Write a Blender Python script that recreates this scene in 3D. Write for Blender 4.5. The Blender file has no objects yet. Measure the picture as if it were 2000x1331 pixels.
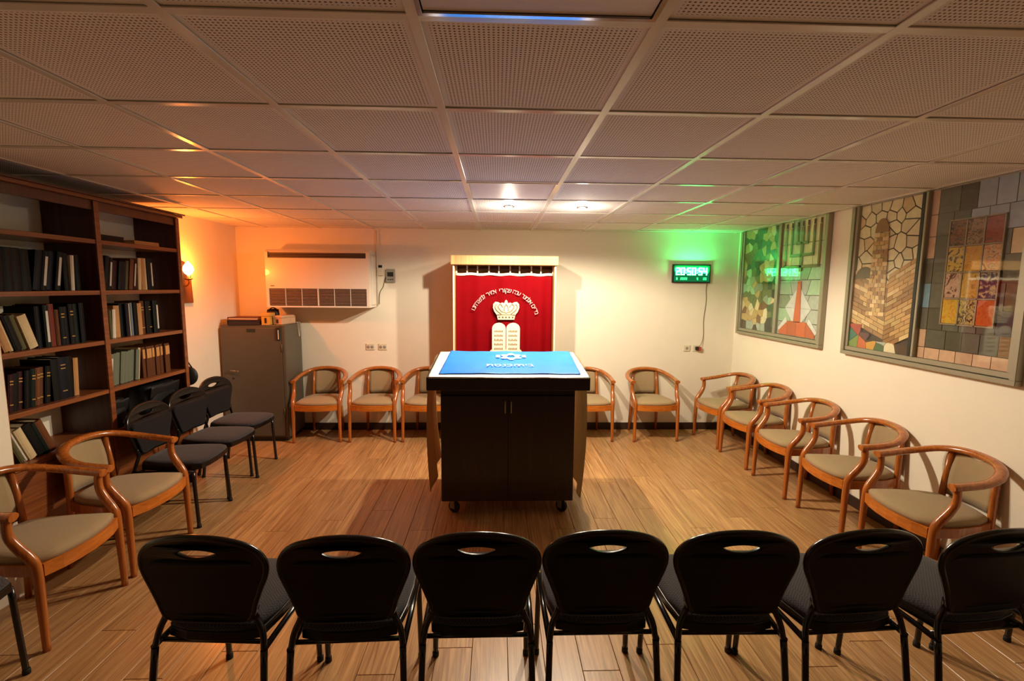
import bpy, bmesh, math, random
from mathutils import Vector, Matrix
from math import sin, cos, pi, radians as R
rnd = random.Random(11)
SC = bpy.context.scene
COL = SC.collection

# ------------------------------------------------------------------ camera
H = 2.36                                   # ceiling height
XL, XR, YB, YF = -2.76, 3.05, 4.32, -4.5   # room: left, right, back, front (behind the camera)
def make_camera():
    f, yaw, pitch, roll = 921.17, .0329, .11376, -.00853
    cy, sy, cp, sp, cr, sr = cos(yaw), sin(yaw), cos(pitch), sin(pitch), cos(roll), sin(roll)
    fwd = Vector((sy*cp, cy*cp, -sp)); right = Vector((cy, -sy, 0)); down = -right.cross(fwd)
    r2 = cr*right + sr*down; d2 = -sr*right + cr*down
    cd = bpy.data.cameras.new('camera'); cd.sensor_width = 36; cd.sensor_fit = 'HORIZONTAL'
    cd.lens = f/2000*36; cd.clip_start = .02
    co = bpy.data.objects.new('camera', cd); COL.objects.link(co)
    m = Matrix((( r2.x, -d2.x, -fwd.x, .2052), (r2.y, -d2.y, -fwd.y, -1.2272), (r2.z, -d2.z, -fwd.z, H-.6445), (0, 0, 0, 1)))
    co.matrix_world = m
    SC.camera = co
make_camera()

# ------------------------------------------------------------------ world and exposure (the lamps' light is in their builders)
w = bpy.data.worlds.new('world'); SC.world = w; w.use_nodes = True
w.node_tree.nodes['Background'].inputs[0].default_value = (.02, .02, .025, 1)
w.node_tree.nodes['Background'].inputs[1].default_value = .3
SC.view_settings.view_transform = 'Standard'
SC.view_settings.look = 'None'
SC.view_settings.exposure = 0.0
SC.view_settings.gamma = 1
SC.view_settings.use_curve_mapping = False
SPOT_W, SPOT_COL = 134, (1, .86, .655)
SCONCE_W, SCONCE_COL = 32, (1, .20, .014)
CLOCK_W, CLOCK_COL = 22, (.03, 1, .22)

# ------------------------------------------------------------------ materials
def lin(c):
    return tuple((v/12.92 if v <= .04045 else ((v+.055)/1.055)**2.4) for v in c)
def rgb(r, g, b): return lin((r/255, g/255, b/255))
def nt(name):
    m = bpy.data.materials.new(name); m.use_nodes = True
    t = m.node_tree; return m, t, t.nodes['Principled BSDF']
def N(t, typ, **kw):
    n = t.nodes.new(typ)
    for k, v in kw.items(): setattr(n, k, v)
    return n
MATS = {}
def mat(name, col, rough=.5, metal=0, var=.12, scale=20, bump=0, coat=0, spec=.5, stretch=None, obj_rand=0, emit=None, estr=0, subs=0):
    """principled with noise mottling (fine colour variation + relief)"""
    m, t, b = nt(name)
    tc = N(t, 'ShaderNodeTexCoord'); mp = N(t, 'ShaderNodeMapping')
    t.links.new(tc.outputs['Object'], mp.inputs['Vector'])
    if stretch: mp.inputs['Scale'].default_value = stretch
    nz = N(t, 'ShaderNodeTexNoise'); nz.inputs['Scale'].default_value = scale; nz.inputs['Detail'].default_value = 4
    t.links.new(mp.outputs[0], nz.inputs['Vector'])
    mx = N(t, 'ShaderNodeMix', data_type='RGBA')
    mx.inputs[6].default_value = (*[c*(1-var) for c in col], 1)
    mx.inputs[7].default_value = (*[min(1, c*(1+var)) for c in col], 1)
    t.links.new(nz.outputs['Fac'], mx.inputs[0])
    out = mx.outputs[2]
    if obj_rand:
        oi = N(t, 'ShaderNodeObjectInfo'); hs = N(t, 'ShaderNodeHueSaturation')
        mr = N(t, 'ShaderNodeMapRange'); mr.inputs[3].default_value = 1-obj_rand; mr.inputs[4].default_value = 1+obj_rand
        t.links.new(oi.outputs['Random'], mr.inputs[0]); t.links.new(mr.outputs[0], hs.inputs['Value'])
        t.links.new(out, hs.inputs['Color']); out = hs.outputs[0]
        va = N(t, 'ShaderNodeVectorMath', operation='ADD'); mu = N(t, 'ShaderNodeVectorMath', operation='SCALE')
        mu.inputs['Scale'].default_value = 37
        cb = N(t, 'ShaderNodeCombineXYZ')
        for i in range(3): t.links.new(oi.outputs['Random'], cb.inputs[i])
        t.links.new(cb.outputs[0], mu.inputs[0]); t.links.new(mp.outputs[0], va.inputs[0]); t.links.new(mu.outputs[0], va.inputs[1])
        t.links.new(va.outputs[0], nz.inputs['Vector'])
    t.links.new(out, b.inputs['Base Color'])
    b.inputs['Roughness'].default_value = rough; b.inputs['Metallic'].default_value = metal
    b.inputs['Coat Weight'].default_value = coat; b.inputs['Specular IOR Level'].default_value = spec
    if bump:
        bp = N(t, 'ShaderNodeBump'); bp.inputs['Strength'].default_value = bump; bp.inputs['Distance'].default_value = .004
        t.links.new(nz.outputs['Fac'], bp.inputs['Height']); t.links.new(bp.outputs[0], b.inputs['Normal'])
    if emit:
        b.inputs['Emission Color'].default_value = (*emit, 1); b.inputs['Emission Strength'].default_value = estr
    MATS[name] = m
    return m

def wood(name, dark, light, axis=1, rough=.35, coat=.2, fine=60, obj_rand=.0, distort=2.0):
    m, t, b = nt(name)
    tc = N(t, 'ShaderNodeTexCoord'); mp = N(t, 'ShaderNodeMapping')
    s = [fine, fine, fine]; s[axis] = fine*.035
    mp.inputs['Scale'].default_value = s
    t.links.new(tc.outputs['Object'], mp.inputs['Vector'])
    vec = mp.outputs[0]
    oi = N(t, 'ShaderNodeObjectInfo')
    if obj_rand:
        mu = N(t, 'ShaderNodeMath', operation='MULTIPLY'); mu.inputs[1].default_value = 91
        t.links.new(oi.outputs['Random'], mu.inputs[0])
        va = N(t, 'ShaderNodeVectorMath', operation='ADD'); cb = N(t, 'ShaderNodeCombineXYZ')
        for i in range(3): t.links.new(mu.outputs[0], cb.inputs[i])
        t.links.new(vec, va.inputs[0]); t.links.new(cb.outputs[0], va.inputs[1]); vec = va.outputs[0]
    nz = N(t, 'ShaderNodeTexNoise'); nz.inputs['Scale'].default_value = 1; nz.inputs['Detail'].default_value = 6
    nz.inputs['Distortion'].default_value = distort
    t.links.new(vec, nz.inputs['Vector'])
    cr = N(t, 'ShaderNodeValToRGB'); cr.color_ramp.elements[0].position = .3; cr.color_ramp.elements[1].position = .72
    cr.color_ramp.elements[0].color = (*dark, 1); cr.color_ramp.elements[1].color = (*light, 1)
    t.links.new(nz.outputs['Fac'], cr.inputs[0])
    out = cr.outputs[0]
    if obj_rand:
        hs = N(t, 'ShaderNodeHueSaturation'); mr = N(t, 'ShaderNodeMapRange')
        mr.inputs[3].default_value = 1-obj_rand; mr.inputs[4].default_value = 1+obj_rand
        t.links.new(oi.outputs['Random'], mr.inputs[0]); t.links.new(mr.outputs[0], hs.inputs['Value'])
        t.links.new(out, hs.inputs['Color']); out = hs.outputs[0]
    t.links.new(out, b.inputs['Base Color'])
    b.inputs['Roughness'].default_value = rough; b.inputs['Coat Weight'].default_value = coat
    b.inputs['Coat Roughness'].default_value = .15
    bp = N(t, 'ShaderNodeBump'); bp.inputs['Strength'].default_value = .12; bp.inputs['Distance'].default_value = .002
    t.links.new(nz.outputs['Fac'], bp.inputs['Height']); t.links.new(bp.outputs[0], b.inputs['Normal'])
    MATS[name] = m
    return m

def weave(name, col, sc=260, rough=.9, var=.35):
    m, t, b = nt(name)
    tc = N(t, 'ShaderNodeTexCoord')
    ck = N(t, 'ShaderNodeTexChecker'); ck.inputs['Scale'].default_value = sc
    t.links.new(tc.outputs['Object'], ck.inputs['Vector'])
    nz = N(t, 'ShaderNodeTexNoise'); nz.inputs['Scale'].default_value = 30; nz.inputs['Detail'].default_value = 5
    t.links.new(tc.outputs['Object'], nz.inputs['Vector'])
    ck.inputs[1].default_value = (*[c*(1-var) for c in col], 1); ck.inputs[2].default_value = (*[c*(1+var) for c in col], 1)
    mx = N(t, 'ShaderNodeMix', data_type='RGBA', blend_type='MULTIPLY'); mx.inputs[0].default_value = .5
    t.links.new(ck.outputs[0], mx.inputs[6]); t.links.new(nz.outputs['Color'], mx.inputs[7])
    mx2 = N(t, 'ShaderNodeMix', data_type='RGBA'); mx2.inputs[0].default_value = .65
    t.links.new(mx.outputs[2], mx2.inputs[6]); t.links.new(ck.outputs[0], mx2.inputs[7])
    t.links.new(mx2.outputs[2], b.inputs['Base Color'])
    b.inputs['Roughness'].default_value = rough; b.inputs['Specular IOR Level'].default_value = .2
    b.inputs['Sheen Weight'].default_value = .15
    bp = N(t, 'ShaderNodeBump'); bp.inputs['Strength'].default_value = .2; bp.inputs['Distance'].default_value = .002
    t.links.new(ck.outputs['Fac'], bp.inputs['Height']); t.links.new(bp.outputs[0], b.inputs['Normal'])
    MATS[name] = m
    return m

mat('wall_paint', rgb(238, 229, 209), .75, var=.035, scale=6, bump=.05)
mat('wall_paint_dark', rgb(84, 62, 44), .8, var=.05, scale=5)
mat('baseboard', rgb(52, 34, 26), .45)
wood('floor_wood', rgb(144, 99, 59), rgb(206, 158, 104), 1, rough=.36, coat=.12, fine=38, obj_rand=.10)
mat('floor_base', rgb(40, 26, 18), .9)
wood('chair_wood', rgb(146, 76, 24), rgb(196, 112, 44), 2, rough=.26, coat=.5, fine=30)
wood('apron_wood', rgb(176, 94, 24), rgb(214, 124, 42), 0, rough=.3, coat=.3, fine=30)
wood('shelf_wood', rgb(104, 54, 24), rgb(148, 84, 42), 1, rough=.36, coat=.2, fine=24)
wood('shelf_side', rgb(62, 27, 14), rgb(92, 44, 22), 2, rough=.4, coat=.1, fine=24)
wood('dark_wood', rgb(26, 15, 11), rgb(44, 27, 19), 2, rough=.4, coat=.1, fine=26)
wood('pale_wood', rgb(172, 130, 78), rgb(204, 164, 108), 2, rough=.45, coat=.05, fine=26)
wood('plaque_wood', rgb(84, 50, 24), rgb(122, 76, 38), 2, rough=.4, coat=.2, fine=40)
weave('beige_fabric', rgb(172, 147, 110), 300, var=.08)
weave('grey_fabric', rgb(60, 56, 59), 150, var=.42)
weave('dark_pad_fabric', rgb(22, 19, 22), 150, var=.3)
mat('black_plastic', rgb(8, 8, 9), .32, var=.1, spec=.35)
mat('black_metal', rgb(12, 12, 13), .22, var=.1, spec=.6)
mat('black_rubber', rgb(15, 15, 15), .7)
mat('chrome', rgb(190, 190, 190), .15, metal=1, var=.03)
mat('white_metal', rgb(228, 222, 210), .18, var=.02, scale=5)
mat('fixture_metal', rgb(165, 165, 180), .12, metal=1, var=.02)
mat('acrylic', rgb(236, 226, 220), .5, var=.02, scale=4)
mat('grey_metal', rgb(88, 81, 68), .42, var=.08, scale=8, spec=.4)
mat('steel', rgb(150, 140, 120), .3, metal=.8)
mat('alu', rgb(160, 154, 132), .38, metal=.35, var=.04)
mat('alu_dark', rgb(52, 52, 48), .4, metal=.3)
mat('came', rgb(150, 130, 102), .5, metal=.2)
mat('lead', rgb(58, 46, 34), .5, metal=.3)
mat('ac_white', rgb(226, 216, 200), .3, var=.02, scale=4, coat=.3)
mat('ac_dark', rgb(44, 34, 30), .5)
mat('ac_grille', rgb(138, 114, 98), .5)
mat('socket_white', rgb(222, 208, 182), .4, var=.03)
mat('grey_box', rgb(150, 146, 136), .5)
mat('cable_grey', rgb(120, 110, 92), .6)
mat('red_plug', rgb(178, 60, 52), .4)
mat('velvet', rgb(122, 0, 8), .8, var=.15, scale=9, spec=.08)
mat('embroid', rgb(226, 208, 176), .55, var=.25, scale=160, bump=.4)
mat('embroid_dark', rgb(146, 120, 84), .6, var=.3, scale=160, bump=.4)
mat('embroid_pink', rgb(226, 176, 170), .6, var=.15, scale=120, bump=.2)
mat('ivory', rgb(236, 222, 196), .6, var=.08, scale=60, bump=.1)
mat('rod_dark', rgb(66, 36, 26), .5)
mat('white_cloth', rgb(244, 242, 238), .85, var=.03, scale=30, bump=.1)
mat('blue_cloth', rgb(20, 122, 228), .42, var=.12, scale=14, bump=.25, spec=.5)
mat('pale_stitch', rgb(190, 236, 246), .6, var=.1, scale=90)
mat('drape', rgb(200, 176, 140), .85, var=.07, scale=25, bump=.1)
def translucent(name, col, fac):
    t = MATS[name].node_tree; b = t.nodes['Principled BSDF']
    tl = N(t, 'ShaderNodeBsdfTranslucent'); tl.inputs[0].default_value = (*col, 1)
    mx = N(t, 'ShaderNodeMixShader'); mx.inputs[0].default_value = fac
    t.links.new(b.outputs[0], mx.inputs[1]); t.links.new(tl.outputs[0], mx.inputs[2]); t.links.new(mx.outputs[0], t.nodes['Material Output'].inputs[0])
translucent('drape', rgb(226, 206, 176), .5)
mat('clock_case', rgb(16, 22, 18), .3)
mat('clock_face', rgb(6, 40, 22), .25, emit=(.0, 1, .3), estr=.16)
mat('clock_digit', rgb(40, 255, 140), .4, emit=(.16, 1, .5), estr=11)
mat('clock_small', rgb(40, 255, 140), .4, emit=(.06, 1, .32), estr=1.6)
mat('bulb_white', rgb(255, 240, 220), .3, emit=(1, .86, .66), estr=60)
mat('bulb_orange', rgb(255, 200, 150), .3, emit=(1, .62, .30), estr=14)
mat('brass', rgb(176, 122, 52), .3, metal=.9)
mat('bag_black', rgb(13, 12, 14), .6, bump=.2, scale=60)
mat('page_cream', rgb(216, 196, 156), .85, var=.15, scale=120, stretch=(1, 12, 1))
mat('yellow_box', rgb(206, 156, 66), .6)
mat('cardboard', rgb(206, 164, 128), .7)
mat('folder_red', rgb(96, 36, 30), .5)
mat('folder_dark', rgb(36, 28, 32), .5)
mat('plastic_white', rgb(222, 206, 180), .4)

# perforated ceiling tile
def perforated():
    m, t, b = nt('perforated_tile')
    tc = N(t, 'ShaderNodeTexCoord'); sx = N(t, 'ShaderNodeSeparateXYZ'); t.links.new(tc.outputs['Object'], sx.inputs[0])
    def M(op, a, bb=None):
        n = N(t, 'ShaderNodeMath', operation=op)
        for i, v in enumerate((a, bb)):
            if v is None: continue
            if isinstance(v, (int, float)): n.inputs[i].default_value = v
            else: t.links.new(v, n.inputs[i])
        return n.outputs[0]
    pitch = .0125
    d2 = []; ins = []
    for k in 'XY':
        u = M('DIVIDE', sx.outputs[k], pitch)
        fr = M('SUBTRACT', M('FRACT', M('ADD', u, 100)), .5)
        d2.append(M('MULTIPLY', fr, fr)); ins.append(M('LESS_THAN', M('ABSOLUTE', sx.outputs[k]), .268))
    dist = M('SQRT', M('ADD', *d2))
    hole = M('LESS_THAN', dist, .25)
    hole = M('MULTIPLY', hole, M('MULTIPLY', *ins))
    nz = N(t, 'ShaderNodeTexNoise'); nz.inputs['Scale'].default_value = 5; t.links.new(tc.outputs['Object'], nz.inputs['Vector'])
    base = N(t, 'ShaderNodeMix', data_type='RGBA')
    base.inputs[6].default_value = (*rgb(242, 234, 226), 1); base.inputs[7].default_value = (*rgb(247, 241, 234), 1)
    t.links.new(nz.outputs['Fac'], base.inputs[0])
    mx = N(t, 'ShaderNodeMix', data_type='RGBA'); mx.inputs[7].default_value = (*rgb(116, 96, 80), 1)
    t.links.new(hole, mx.inputs[0]); t.links.new(base.outputs[2], mx.inputs[6])
    t.links.new(mx.outputs[2], b.inputs['Base Color']); b.inputs['Roughness'].default_value = .8
    b.inputs['Specular IOR Level'].default_value = .25
    MATS['perforated_tile'] = m
perforated()

# clear window glass: fresnel mirror over see-through
def clear_glass():
    m, t, b = nt('clear_glass'); t.nodes.remove(b)
    out = t.nodes['Material Output']
    tr = N(t, 'ShaderNodeBsdfTransparent'); tr.inputs[0].default_value = (.97, .98, .97, 1)
    gl = N(t, 'ShaderNodeBsdfGlossy'); gl.inputs['Roughness'].default_value = .03
    lw = N(t, 'ShaderNodeLayerWeight'); lw.inputs[0].default_value = .5
    pw = N(t, 'ShaderNodeMath', operation='POWER'); pw.inputs[1].default_value = 5; t.links.new(lw.outputs['Facing'], pw.inputs[0])
    fr = N(t, 'ShaderNodeMath', operation='MULTIPLY_ADD'); fr.inputs[1].default_value = .95; fr.inputs[2].default_value = .04
    t.links.new(pw.outputs[0], fr.inputs[0])
    mx = N(t, 'ShaderNodeMixShader')
    t.links.new(fr.outputs[0], mx.inputs[0]); t.links.new(tr.outputs[0], mx.inputs[1]); t.links.new(gl.outputs[0], mx.inputs[2])
    t.links.new(mx.outputs[0], out.inputs[0]); MATS['clear_glass'] = m
clear_glass()
GL = {}
def glass(key, col, var=.22, scale=26):
    if key not in GL:
        GL[key] = 'glass_'+key
        mat('glass_'+key, col, .25, var=var, scale=scale, bump=.25, coat=.3, obj_rand=.12)
    return GL[key]
def marbled(key, c1, c2, c3):
    m, t, b = nt('glass_'+key)
    tc = N(t, 'ShaderNodeTexCoord'); oi = N(t, 'ShaderNodeObjectInfo')
    va = N(t, 'ShaderNodeVectorMath', operation='ADD')
    t.links.new(tc.outputs['Object'], va.inputs[0]); t.links.new(oi.outputs['Location'], va.inputs[1])
    nz = N(t, 'ShaderNodeTexNoise'); nz.inputs['Scale'].default_value = 22; nz.inputs['Distortion'].default_value = 1.8
    t.links.new(va.outputs[0], nz.inputs['Vector'])
    cr = N(t, 'ShaderNodeValToRGB'); e = cr.color_ramp.elements
    e[0].position = .36; e[0].color = (*c1, 1); e[1].position = .5; e[1].color = (*c2, 1)
    n = e.new(.64); n.color = (*c3, 1)
    t.links.new(nz.outputs['Fac'], cr.inputs[0]); t.links.new(cr.outputs[0], b.inputs['Base Color'])
    b.inputs['Roughness'].default_value = .2; b.inputs['Coat Weight'].default_value = .3
    GL[key] = 'glass_'+key; MATS['glass_'+key] = m

# ------------------------------------------------------------------ mesh builder
class MB:
    def __init__(s): s.v = []; s.f = []; s.sm = []
    def add(s, vs, fs, smooth=False):
        o = len(s.v); s.v += [tuple(v) for v in vs]; s.f += [tuple(i+o for i in f) for f in fs]; s.sm += [smooth]*len(fs); return s
    def box(s, x0, x1, y0, y1, z0, z1, M=None):
        vs = [(x, y, z) for z in (z0, z1) for y in (y0, y1) for x in (x0, x1)]
        if M: vs = [M @ Vector(v) for v in vs]
        return s.add(vs, [(0, 2, 3, 1), (4, 5, 7, 6), (0, 1, 5, 4), (2, 6, 7, 3), (0, 4, 6, 2), (1, 3, 7, 5)])
    def tube(s, pts, r, n=8, cap=True, sx=None, up=None, smooth=True):
        """sweep an ellipse (r, or r across x sx) along pts"""
        pts = [Vector(p) for p in pts]; rs = r if isinstance(r, (list, tuple)) else [r]*len(pts)
        ss = sx if isinstance(sx, (list, tuple)) else [sx]*len(pts)
        vs = []; a = None
        for i, p in enumerate(pts):
            d = (pts[min(i+1, len(pts)-1)]-pts[max(i-1, 0)]).normalized()
            if up is not None: a = d.cross(Vector(up)).normalized()
            elif a is None:
                a = d.orthogonal().normalized()
            else:
                a = (a - d*a.dot(d)).normalized()
            b = d.cross(a)
            for k in range(n):
                t = 2*pi*(k+.5)/n; ra = rs[i] if ss[i] is None else ss[i]
                vs.append(p + a*(cos(t)*ra) + b*(sin(t)*rs[i]))
        fs = []
        for i in range(len(pts)-1):
            for k in range(n):
                k2 = (k+1) % n
                fs.append((i*n+k, i*n+k2, (i+1)*n+k2, (i+1)*n+k))
        o = len(s.v); s.add(vs, fs, smooth)
        if cap:
            s.f.append(tuple(o+k for k in reversed(range(n)))); s.sm.append(False)
            s.f.append(tuple(o+(len(pts)-1)*n+k for k in range(n))); s.sm.append(False)
        return s
    def prism(s, poly, fn, d0, d1):
        """poly 2d, fn(u, v, d)->3d"""
        n = len(poly)
        vs = [fn(u, v, d0) for u, v in poly] + [fn(u, v, d1) for u, v in poly]
        return s.add(vs, [tuple(reversed(range(n))), tuple(range(n, 2*n))] + [(k, (k+1) % n, n+(k+1) % n, n+k) for k in range(n)])
    def lathe(s, prof, n=16, M=None, smooth=True):
        vs = []
        for r, z in prof:
            for k in range(n): vs.append(Vector((r*cos(2*pi*k/n), r*sin(2*pi*k/n), z)))
        if M: vs = [M @ v for v in vs]
        fs = [(i*n+k, i*n+(k+1) % n, (i+1)*n+(k+1) % n, (i+1)*n+k) for i in range(len(prof)-1) for k in range(n)]
        o = len(s.v); s.add(vs, fs, smooth)
        s.f.append(tuple(o+k for k in reversed(range(n)))); s.sm.append(False)
        s.f.append(tuple(o+(len(prof)-1)*n+k for k in range(n))); s.sm.append(False)
        return s
    def grid(s, fn, nu, nv, smooth=True):
        vs = [fn(i/nu, j/nv) for j in range(nv+1) for i in range(nu+1)]
        return s.add(vs, [(j*(nu+1)+i, j*(nu+1)+i+1, (j+1)*(nu+1)+i+1, (j+1)*(nu+1)+i) for j in range(nv) for i in range(nu)], smooth)
    def mesh(s, name, m, bevel=0, seg=2, normals=True, solid=0):
        me = bpy.data.meshes.new(name)
        me.from_pydata([tuple(v) for v in s.v], [], s.f)
        me.polygons.foreach_set('use_smooth', s.sm)
        bm = bmesh.new(); bm.from_mesh(me)
        if solid: bmesh.ops.solidify(bm, geom=bm.faces[:], thickness=solid)
        if normals: bmesh.ops.recalc_face_normals(bm, faces=bm.faces)
        if bevel:
            ed = [e for e in bm.edges if len(e.link_faces) == 2 and e.calc_face_angle(0) > .6]
            bmesh.ops.bevel(bm, geom=ed, offset=bevel, segments=seg, affect='EDGES', profile=.5, clamp_overlap=True)
        bm.to_mesh(me); bm.free()
        me.materials.append(MATS[m])
        return me
    def build(s, name, m, parent=None, loc=None, rot=None, **kw):
        return link(name, s.mesh(name, m, **kw), parent, loc, rot)
def link(name, data, parent=None, loc=None, rot=None):
    o = bpy.data.objects.new(name, data); COL.objects.link(o)
    if parent: o.parent = parent
    if loc: o.location = loc
    if rot: o.rotation_euler = rot
    return o
def tag(o, label, cat, group=None, kind=None):
    o['label'] = label; o['category'] = cat
    if group: o['group'] = group
    if kind: o['kind'] = kind
    return o
def struct(o, label=None, cat=None):
    o['kind'] = 'structure'
    if label: o['label'] = label
    if cat: o['category'] = cat
    return o
def thing(name, label, cat, loc=(0, 0, 0), rz=0, group=None):
    o = link(name, None, None, loc, (0, 0, rz)); o.empty_display_size = .1
    return tag(o, label, cat, group)
def dup(root, loc, rz, label, group=None, parent=None):
    r = root.copy(); COL.objects.link(r); r.location = loc; r.rotation_euler = (0, 0, rz); r['label'] = label
    if group: r['group'] = group
    for ch in root.children:
        c = ch.copy(); COL.objects.link(c); c.parent = r
        for g in ch.children:
            d = g.copy(); COL.objects.link(d); d.parent = c
    return r
def smooth_path(pts, n=6):
    pts = [Vector(p) for p in pts]; out = []
    for i in range(len(pts)-1):
        p0, p1, p2, p3 = pts[max(i-1, 0)], pts[i], pts[i+1], pts[min(i+2, len(pts)-1)]
        for k in range(n):
            t = k/n
            out.append(.5*((2*p1)+(p2-p0)*t+(2*p0-5*p1+4*p2-p3)*t*t+(3*p1-p0-3*p2+p3)*t**3))
    out.append(pts[-1]); return out
def curve_mesh(name, splines, m, extrude, bevel=0, fn=None):
    """filled 2d outline(s) with holes -> mesh; fn maps points"""
    cu = bpy.data.curves.new(name, 'CURVE'); cu.dimensions = '2D'; cu.fill_mode = 'BOTH'
    cu.extrude = extrude; cu.bevel_depth = bevel; cu.bevel_resolution = 2
    for sp in splines:
        s = cu.splines.new('POLY'); s.points.add(len(sp)-1); s.use_cyclic_u = True
        for p, q in zip(s.points, sp): p.co = (q[0], q[1], 0, 1)
    return curve_to_mesh(cu, name, m, fn)
def curve_to_mesh(cu, name, m, fn=None):
    o = bpy.data.objects.new(name, cu); COL.objects.link(o)
    bpy.context.view_layer.update()
    dg = bpy.context.evaluated_depsgraph_get()
    me = bpy.data.meshes.new_from_object(o.evaluated_get(dg), depsgraph=dg)
    bpy.data.objects.remove(o); bpy.data.curves.remove(cu)
    if fn:
        for v in me.vertices: v.co = fn(v.co)
    me.materials.clear(); me.materials.append(MATS[m]); me.name = name
    return me
def text_mesh(txt, size, m, extrude=.001):
    cu = bpy.data.curves.new('text', 'FONT'); cu.body = txt; cu.size = size; cu.extrude = extrude
    cu.align_x = 'CENTER'; cu.align_y = 'CENTER'
    return curve_to_mesh(cu, 'lettering', m)

# ------------------------------------------------------------------ the room
def room():
    T = .12
    struct(MB().box(XL-T, XR+T, YB, YB+T, 0, H+.1).build('wall_back', 'wall_paint'))
    struct(MB().box(XL-T, XL, YF, YB, 0, H+.1).build('wall_left', 'wall_paint'))
    struct(MB().box(XR, XR+T, YF, YB, 0, H+.1).build('wall_right', 'wall_paint'))
    struct(MB().box(XL-T, XR+T, YF-T, YF, 0, H+.1).build('wall_front', 'wall_paint_dark'))
    struct(MB().box(XL, -2.40, YF, 1.315, 0, H+.1).build('wall_left_pier', 'wall_paint'))
    struct(MB().box(XL, XR, YB-.015, YB, 0, .085).build('baseboard_back', 'baseboard', bevel=.003))
    struct(MB().box(XR-.015, XR, YF, YB-.015, 0, .085).build('baseboard_right', 'baseboard', bevel=.003))
    struct(MB().box(XL, XL+.015, 2.86, YB-.015, 0, .085).build('baseboard_left', 'baseboard', bevel=.003))
    # floor: planks running away from the camera
    fl = struct(MB().box(XL-T, XR+T, YF-T, YB+T, -.06, -.012).build('floor', 'floor_base'))
    W, L = .168, 1.25; cache = {}
    x = XL; c = 0
    while x < XR-.01:
        x1 = min(x+W, XR)
        y = -1.5 - [.0, .62, .3, .9, .15, .75][c % 6]*1.0
        while y < YB:
            a, b = max(y, -1.5), min(y+L, YB)
            if b-a > .02:
                key = (round(x1-x, 3), round(b-a, 3))
                if key not in cache:
                    hx, hy = (x1-x)/2-.0012, (b-a)/2-.0012
                    cache[key] = MB().box(-hx, hx, -hy, hy, -.012, 0).mesh('plank', 'floor_wood', bevel=.0012, seg=1)
                link('plank', cache[key], fl, ((x+x1)/2, (a+b)/2, 0))
            y += L
        x = x1; c += 1
    o = MB().box(XL, XR, YF, -1.502, -.012, 0).build('floor_boards', 'floor_wood', fl); o['kind'] = 'stuff'
    # suspended ceiling: tiles on a grid of tees
    ce = struct(MB().box(XL-T, XR+T, YF-T, YB+T, H+.1, H+.16).build('ceiling', 'floor_base'))
    cache = {}
    skip = {(0, -1), (0, 3)}
    for i in range(-5, 6):
        for j in range(-8, 8):
            x0, x1 = max(i*.6, XL), min(i*.6+.6, XR); y0, y1 = max(j*.6, YF), min(j*.6+.6, YB)
            if x1-x0 < .03 or y1-y0 < .03 or (i, j) in skip: continue
            key = (round(x1-x0, 3), round(y1-y0, 3))
            if key not in cache:
                hx, hy = key[0]/2-.002, key[1]/2-.002
                cache[key] = MB().box(-hx, hx, -hy, hy, 0, .015).mesh('tile', 'perforated_tile', bevel=.002, seg=1)
            o = link('tile', cache[key], ce, ((x0+x1)/2, (y0+y1)/2, H+.004+rnd.random()*.0015))
            o.rotation_euler = ((rnd.random()-.5)*.006, (rnd.random()-.5)*.006, 0)
    tw = .0145
    for i in range(-4, 6):
        MB().box(i*.6-tw, i*.6+tw, YF, YB, H-.001, H+.003).build('main_tee', 'white_metal', ce, bevel=.0008, seg=1)
    for j in range(-7, 8):
        MB().box(XL, XR, j*.6-tw, j*.6+tw, H-.0005, H+.0032).build('cross_tee', 'white_metal', ce, bevel=.0008, seg=1)
room()

# ------------------------------------------------------------------ ceiling lamps
def flat_fixture(i, j, label, metal):
    t = thing('ceiling_light_panel', label, 'ceiling light', (i*.6+.3, j*.6+.3, H))
    a, b = .286, .274
    m = MB()
    for s in (-1, 1):
        m.box(-a, a, s*b if s > 0 else -a, a if s > 0 else s*b, -.004, .02)
        m.box(s*b if s > 0 else -a, a if s > 0 else s*b, -b, b, -.004, .02)
    m.build('frame', metal, t)
    MB().box(-b+.002, b-.002, -b+.002, b-.002, .002, .02).build('diffuser', 'acrylic', t)
flat_fixture(0, -1, 'unlit square ceiling panel with polished frame, nearest the camera', 'fixture_metal')
flat_fixture(0, 3, 'unlit smooth white ceiling panel just before the two spotlights', 'white_metal')
def downlight(x, y, label):
    t = thing('downlight', label, 'ceiling light', (x, y, H), 0, 'recessed ceiling spotlights')
    ring = [(.030, -.004), (.044, -.006), (.048, -.002), (.048, .003)]
    m = MB(); n = 24
    vs = [(r*cos(2*pi*k/n), r*sin(2*pi*k/n), z) for r, z in ring for k in range(n)]
    m.add(vs, [(a*n+k, a*n+(k+1) % n, (a+1)*n+(k+1) % n, (a+1)*n+k) for a in range(3) for k in range(n)], True)
    m.build('trim_ring', 'chrome', t)
    MB().lathe([(.006, -.016), (.02, -.013), (.028, -.006), (.030, .0)], 20).build('bulb', 'bulb_white', t)
    l = bpy.data.lights.new('downlight_beam', 'SPOT'); l.energy = SPOT_W; l.color = SPOT_COL
    l.spot_size = R(169); l.spot_blend = .30; l.shadow_soft_size = .022
    link('downlight_beam', l, t, (0, 0, -.05))
    l = bpy.data.lights.new('downlight_spill', 'POINT'); l.energy = SPOT_W*.052; l.color = SPOT_COL; l.shadow_soft_size = .03
    link('downlight_spill', l, t, (0, 0, -.085))
downlight(.30, 2.68, 'left one of the two lit ceiling spotlights above the table')
downlight(.895, 2.68, 'right one of the two lit ceiling spotlights above the table')

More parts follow.
